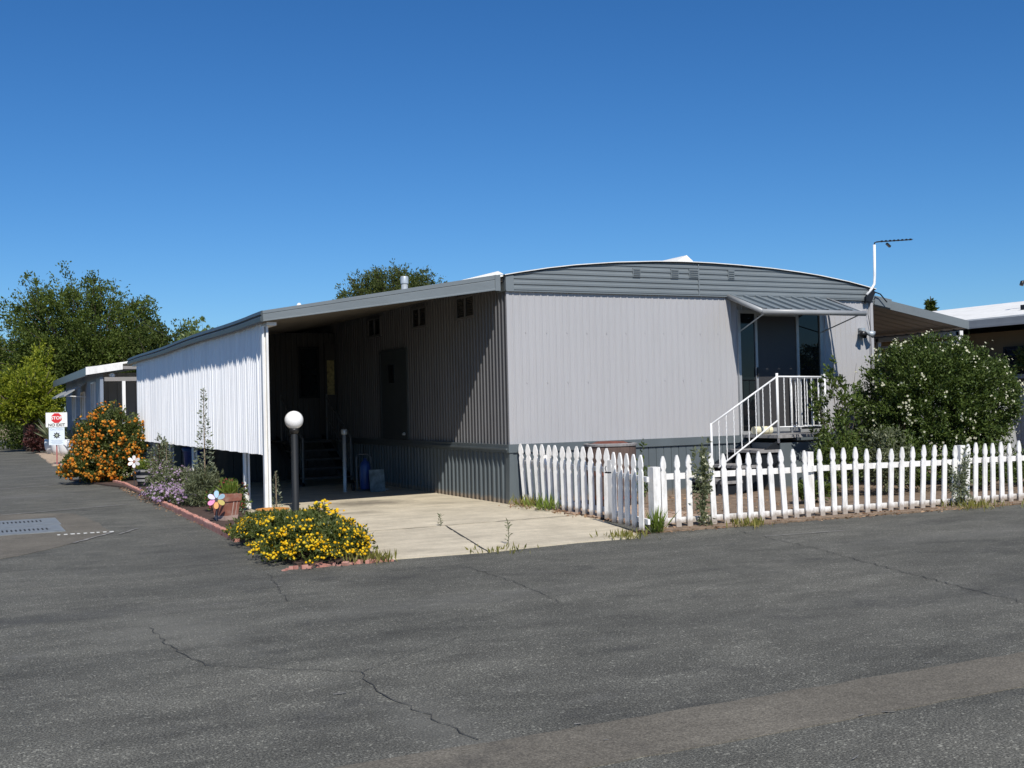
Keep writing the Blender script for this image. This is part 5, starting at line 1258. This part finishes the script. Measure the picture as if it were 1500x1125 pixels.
build('frame', MB().box((-3.28, 22.66, 0.8), (-3.06, 22.7, 0.86)).box((-3.28, 22.66, 1.34), (-3.06, 22.7, 1.42)).box((-3.28, 22.66, 0.86), (-3.23, 22.7, 1.34)).box((-3.11, 22.66, 0.86), (-3.06, 22.7, 1.34)).box((-3.2, 22.67, 0.0), (-3.14, 22.7, 0.8)), 'signwhite', nb_)
build('board', MB().box((-3.23, 22.68, 0.86), (-3.11, 22.7, 1.34)), 'lamppost', nb_)
tag(build('white_bollard', MB().box((-3.45, 22.4, 0.0), (-3.33, 22.5, 0.95)).box((-3.47, 22.38, 0.95), (-3.31, 22.52, 1.0)), 'whitepost', loc=(-3.4, 22.45, 0)), 'short white square post below the porch corner of the blue-grey home', 'post')
lt = MB()
for k in range(9): lt.box((-1.6 + k * 0.16, 18.4, 0.27), (-1.56 + k * 0.16, 18.43, 0.5))
for zz in (0.25, 0.36, 0.48): lt.box((-1.6, 18.38, zz), (-0.28, 18.4, zz + 0.04))
for x in (-1.6, -0.94, -0.32): lt.box((x, 18.43, 0.0), (x + 0.06, 18.48, 0.5))
tag(build('lattice_screen', lt, 'whitepost', loc=(-0.9, 18.4, 0)), 'low white lattice screen glimpsed beyond the carport', 'fence')

# ------------------------------------------------------------------ right side: patio cover, fence, white-roofed home
pc = thing('patio_cover', 'sloping metal patio cover on the right side of the grey home', 'patio cover', (8.5, 2, 0))
PX0, PX1 = 7.36, 9.76
def pz(x): return 3.31 - (3.31 - 2.91) * (x - 7.42) / (9.74 - 7.42)
f = MB(); prof = []; y = 0.06
while y < 7.6: prof += [(y, 0.0), (y + 0.02, -0.04), (y + 0.24, -0.04), (y + 0.26, 0.0), (y + 0.30, 0.0)]; y += 0.305
for (yy, d) in prof: f.v += [(PX0, yy, pz(PX0) - 0.10 + d), (PX1, yy, pz(PX1) - 0.10 + d)]
for i in range(len(prof) - 1): f.f.append((2 * i, 2 * i + 1, 2 * i + 3, 2 * i + 2)); f.m.append(0)
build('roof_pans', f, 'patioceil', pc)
f = MB(); f.add([(PX0, 0.02, pz(PX0) - 0.03), (PX1, 0.02, pz(PX1) - 0.03), (PX1, 7.8, pz(PX1) - 0.03), (PX0, 7.8, pz(PX0) - 0.03), (PX0, 0.02, pz(PX0)), (PX1, 0.02, pz(PX1)), (PX1, 7.8, pz(PX1)), (PX0, 7.8, pz(PX0))], [(0, 3, 2, 1), (4, 5, 6, 7), (0, 1, 5, 4), (1, 2, 6, 5), (2, 3, 7, 6)]); build('roof_deck', f, 'roofwhite', pc)
f = MB(); f.add([(PX0, 0.0, pz(PX0) - 0.15), (PX1, 0.0, pz(PX1) - 0.15), (PX1, 0.0, pz(PX1) + 0.01), (PX0, 0.0, pz(PX0) + 0.01), (PX0, 0.02, pz(PX0) - 0.15), (PX1, 0.02, pz(PX1) - 0.15), (PX1, 7.8, pz(PX1) - 0.15), (PX1, 7.8, pz(PX1) + 0.01)], [(0, 1, 2, 3), (0, 4, 5, 1), (1, 6, 7, 2)])
f.box((PX0 + 0.02, -0.03, 3.15), (PX0 + 0.42, -0.005, 3.31), rot=Matrix.Rotation(R(9.5), 3, 'Y')); build('fascia', f, 'fascia', pc)
f = MB(); f.box((9.56, 0.04, 2.64), (9.64, 7.7, 2.73)); f.box((9.58, 0.04, 2.5), (9.62, 7.7, 2.55)); build('beam', f, 'whitepost', pc)
for y in (0.1, 2.2, 4.6, 7.4): build('post', MB().box((9.56, y - 0.035, 0.0), (9.64, y + 0.035, 2.72)), 'whitepost', pc)
for x in (7.55, 7.68): build('post', MB().box((x, 1.5, 0.0), (x + 0.045, 1.55, 3.05)), 'lamppost', pc)
mf = thing('metal_fence', 'tall pale grey ribbed metal fence behind the right end of the picket fence', 'fence', (12, 1.6, 0))
f = MB(); f.ribs((9.8, 1.6, 0), (1, 0, 0), (0, -1, 0), 9.0, 0.0, 1.70, FRONTP, 0.14, seed=51); build('panel', f, 'metalfence', mf); f = MB(); f.box((9.8, 1.57, 1.69), (18.8, 1.64, 1.74)); build('cap_rail', f, 'metalfence', mf)
for x in (9.8, 12.2, 14.6, 17.0): build('post', MB().box((x, 1.62, 0), (x + 0.07, 1.69, 1.72)), 'metalfence', mf)
wh = thing('white_roof_home', 'brown-walled neighbour home with bright white roof at the right edge', 'mobile home', (15, 4, 0))
EX, WX, RX = 12.4, 13.3, 16.6
def ez(y): return 3.02 + 0.028 * (2.43 - y)
f = MB(); f.box((WX, -3.5, 0), (20, 14, 2.9)); build('wall', f, 'tanwall', wh)
f = MB(); f.add([(EX, -4.2, 3.16), (RX, -4.2, 3.84), (RX, 15, 3.84), (EX, 15, 3.16), (20.6, -4.2, 3.16), (20.6, 15, 3.16), (EX, -4.2, 3.10), (EX, 15, 3.10), (20.6, -4.2, 3.10), (20.6, 15, 3.10)], [(0, 1, 2, 3), (1, 4, 5, 2), (6, 7, 9, 8), (0, 3, 7, 6), (0, 6, 8, 4, 1)]); wr = build('roof', f, 'roofwhite', wh)
f = MB(); f.box((EX - 0.02, -4.2, 2.96), (EX + 0.04, 15, 3.13)); f.box((EX - 0.05, -4.2, 2.955), (EX - 0.02, 15, 3.0)); build('gutter', f, 'rail_grey', wr)
f = MB(); f.tube([(14.2, 2.3, 3.3), (14.2, 2.3, 3.92)], 0.035, 10); build('vent_stack', f, 'ironwhite', wr, True)
f = MB(); f.tube([(14.2, 2.3, 3.9), (14.2, 2.3, 3.98), (14.14, 2.3, 4.03), (14.05, 2.3, 4.02), (14.02, 2.3, 3.95)], 0.045, 10); build('vent_hood', f, 'black', wr, True)
f = MB(); f.box((13.6, 1.7, 3.36), (13.9, 2.0, 3.47)); build('roof_hatch', f, 'lamppost', wr)
f = MB()
for (a, b, c_, d_) in ((1.55, 1.6, 1.9, 2.55), (2.15, 2.2, 1.9, 2.55), (1.6, 2.15, 2.5, 2.55), (1.6, 2.15, 1.9, 1.95)): f.box((13.25, a, c_), (13.3, b, d_))
wo = build('window', f, 'lamppost', wh); build('pane', MB().box((13.27, 1.6, 1.95), (13.28, 2.15, 2.5)), 'glass', wo)
build('window_ledge', MB().box((13.02, 0.2, 1.84), (13.3, 1.75, 1.93)), 'block', wh)
bush('ledge_plant', 'green plant on the window ledge of the white-roofed home', 'plant', (13.16, 1.35, 1.93), (13.1, 1.35, 2.15), (0.3, 0.4, 0.35), 40, 1400, 0.08, 'lf_shrub', 131, zmin=-0.3, tmin=0.2, spread=0.14)

# ------------------------------------------------------------------ trees
tree('feathery_tree', 'big feathery green tree rising over the far end of the side road', (-1.2, 48.2, 0), 2.2, 0.28, (-1.7, 48.2, 5.05), (4.0, 3.5, 3.6), 340, 85000, 0.16, 'lf_tree', 201, zmin=-0.75, tmin=0.4, spread=0.082, clump=8, lump=0.14, upcurve=0.1, boxy=2.7, limb=0.05, keep=0.5)
tree('dark_tree', 'lower dark green tree to the right of the big feathery tree', (2.0, 45.0, 0), 1.6, 0.2, (2.1, 45.0, 3.7), (2.5, 2.2, 2.6), 190, 32000, 0.15, 'lf_dark', 202, zmin=-0.7, tmin=0.4, spread=0.085, lump=0.2)
tree('dark_tree', 'dark tree at the left edge behind the citrus tree', (-5.9, 56.0, 0), 1.6, 0.2, (-5.9, 56.0, 3.4), (2.3, 2.2, 2.9), 180, 28000, 0.16, 'lf_dark', 203, zmin=-0.8, tmin=0.4, spread=0.09, lump=0.2)
tree('citrus_tree', 'bright yellow-green citrus tree beside the side road', (-4.7, 39.5, 0), 1.0, 0.12, (-4.9, 39.5, 2.35), (1.35, 1.4, 1.45), 170, 13000, 0.15, 'lf_citrus', 204, zmin=-0.7, tmin=0.4, spread=0.10, lump=0.25)
tree('citrus_tree', 'slender taller yellow-green citrus tree just behind the lower one', (-4.2, 41.5, 0), 1.4, 0.1, (-4.15, 41.5, 3.0), (0.75, 0.8, 1.6), 90, 5200, 0.15, 'lf_citrus', 205, zmin=-0.6, tmin=0.4, spread=0.12, lump=0.3)
tree('olive_tree', 'dark olive-green tree showing above the carport roof', (8.3, 27.0, 0), 3.0, 0.22, (8.3, 27.0, 5.0), (2.3, 2.2, 2.05), 420, 60000, 0.10, 'lf_oak', 206, zmin=-0.3, tmin=0.45, spread=0.08, clump=9, lump=0.10, limb=0.04, boxy=2.5)
tree('pale_leafed_tree', 'sparse pale green treetop peeking over the carport edge', (1.6, 31.0, 0), 2.5, 0.1, (1.5, 31.0, 4.2), (1.15, 1.1, 1.15), 34, 1500, 0.17, 'lf_pale', 207, zmin=-0.2, tmin=0.35, spread=0.10, clump=6, lump=0.3, keep=1, limb=0.022)
tree('dark_tree', 'small dark treetop right of the pale leafy one behind the neighbour porch', (4.2, 52.0, 0), 2.0, 0.2, (4.4, 52.0, 3.6), (1.7, 1.7, 2.3), 120, 9000, 0.17, 'lf_dark', 208, zmin=-0.7, tmin=0.4, spread=0.09, lump=0.2)
def conifer(label, base, h, r, seed):
    rng = np.random.default_rng(seed); t = thing('conifer', label, 'tree', base); n = 5200
    lv = rng.integers(0, 16, n) / 16 + rng.normal(0, 0.012, n); lv = np.clip(lv, 0, 1); a = rng.uniform(0, 6.28, n); q = rng.uniform(0, 1, n) ** 0.6
    rr = r * (1.02 - lv) * q * (0.75 + 0.35 * np.sin(3 * a + lv * 40))
    P = np.array(base) + np.stack([rr * np.cos(a), rr * np.sin(a), h * (0.12 + 0.88 * lv) - rr * 0.25], 1)
    D = np.stack([np.cos(a), np.sin(a), np.full(n, -0.1)], 1)
    V, Fc = leaves(P, D, 0.4 * rng.uniform(0.5, 1.2, n), 0.3, 0.5, rng=rng); build_np('crown', V, Fc, 'lf_dark', t)
    build('trunk', MB().tube([base, (base[0], base[1], h)], [0.25, 0.03], 8), 'bark', t)
conifer('distant dark conifer tip above the white roof', (62.2, 50.5, 0), 9.5, 2.6, 211)
rng = np.random.default_rng(220)
P = np.stack([rng.uniform(-40, 3, 16000), 82 + rng.normal(0, 1.5, 16000), np.abs(rng.normal(0, 1, 16000)) * 1.6], 1); P[:, 2] = np.minimum(P[:, 2], 3.4 + np.sin(P[:, 0]))
V, Fc = leaves(P, np.array([0, -0.3, 0.6]) + rng.normal(0, 0.3, P.shape), 0.34 * rng.uniform(0.6, 1.3, len(P)), 0.5, 0.8, rng=rng)
o = build_np('far_greenery', V, Fc, 'lf_dark'); o['kind'] = 'stuff'; o['label'] = 'far dark green hedge line beyond the end of the side road'
hg = thing('dark_hedge', 'dark shaded hedge under the citrus tree', 'hedge', (-4.5, 44, 0))
P = np.array([-4.2, 44.5, 0]) + np.stack([rng.normal(0, 0.75, 7000), rng.normal(0, 0.8, 7000), rng.uniform(0, 1.9, 7000)], 1)
V, Fc = leaves(P, np.array([0, -0.3, 0.6]) + rng.normal(0, 0.4, P.shape), 0.17 * rng.uniform(0.6, 1.3, len(P)), 0.5, 0.8, rng=rng); build_np('foliage', V, Fc, 'lf_dark', hg)
tag(build('overhead_wire', MB().tube([(1.0 + 2.0 * t_ - 3.0 * t_, 50 - 42 * t_, 7.3 - 3.6 * t_ - 1.2 * math.sin(math.pi * t_)) for t_ in [k / 14 for k in range(15)]], 0.008, 4), 'wire', loc=(0, 30, 5)), 'thin overhead wire sagging from the trees to the carport roof vent', 'wire')

# ------------------------------------------------------------------ across the road, behind the camera (seen in the door glass)
ah = thing('opposite_home', 'pale mobile home across the road with a white roof', 'mobile home', (16, -44, 0))
f = MB(); f.box((4, -50, 0), (30, -42, 2.7)); build('wall', f, 'greyshade', ah)
f = MB(); f.add([(3.4, -41.4, 2.7), (30.6, -41.4, 2.7), (30.6, -46, 3.6), (3.4, -46, 3.6), (3.4, -50.6, 2.7), (30.6, -50.6, 2.7)], [(0, 1, 2, 3), (3, 2, 5, 4), (0, 3, 4), (1, 5, 2)]); build('roof', f, 'roofwhite', ah)
tree('street_tree', 'round green tree across the road left of the opposite home', (1.0, -38, 0), 1.8, 0.2, (1.0, -38, 4.2), (2.8, 2.8, 2.8), 90, 5000, 0.3, 'lf_shrub', 231, zmin=-0.6, tmin=0.35, spread=0.11)
tree('street_tree', 'round green tree across the road before the opposite home', (13, -36, 0), 1.5, 0.2, (13, -36, 3.2), (2.4, 2.4, 2.2), 90, 5000, 0.3, 'lf_shrub', 232, zmin=-0.6, tmin=0.35, spread=0.11)
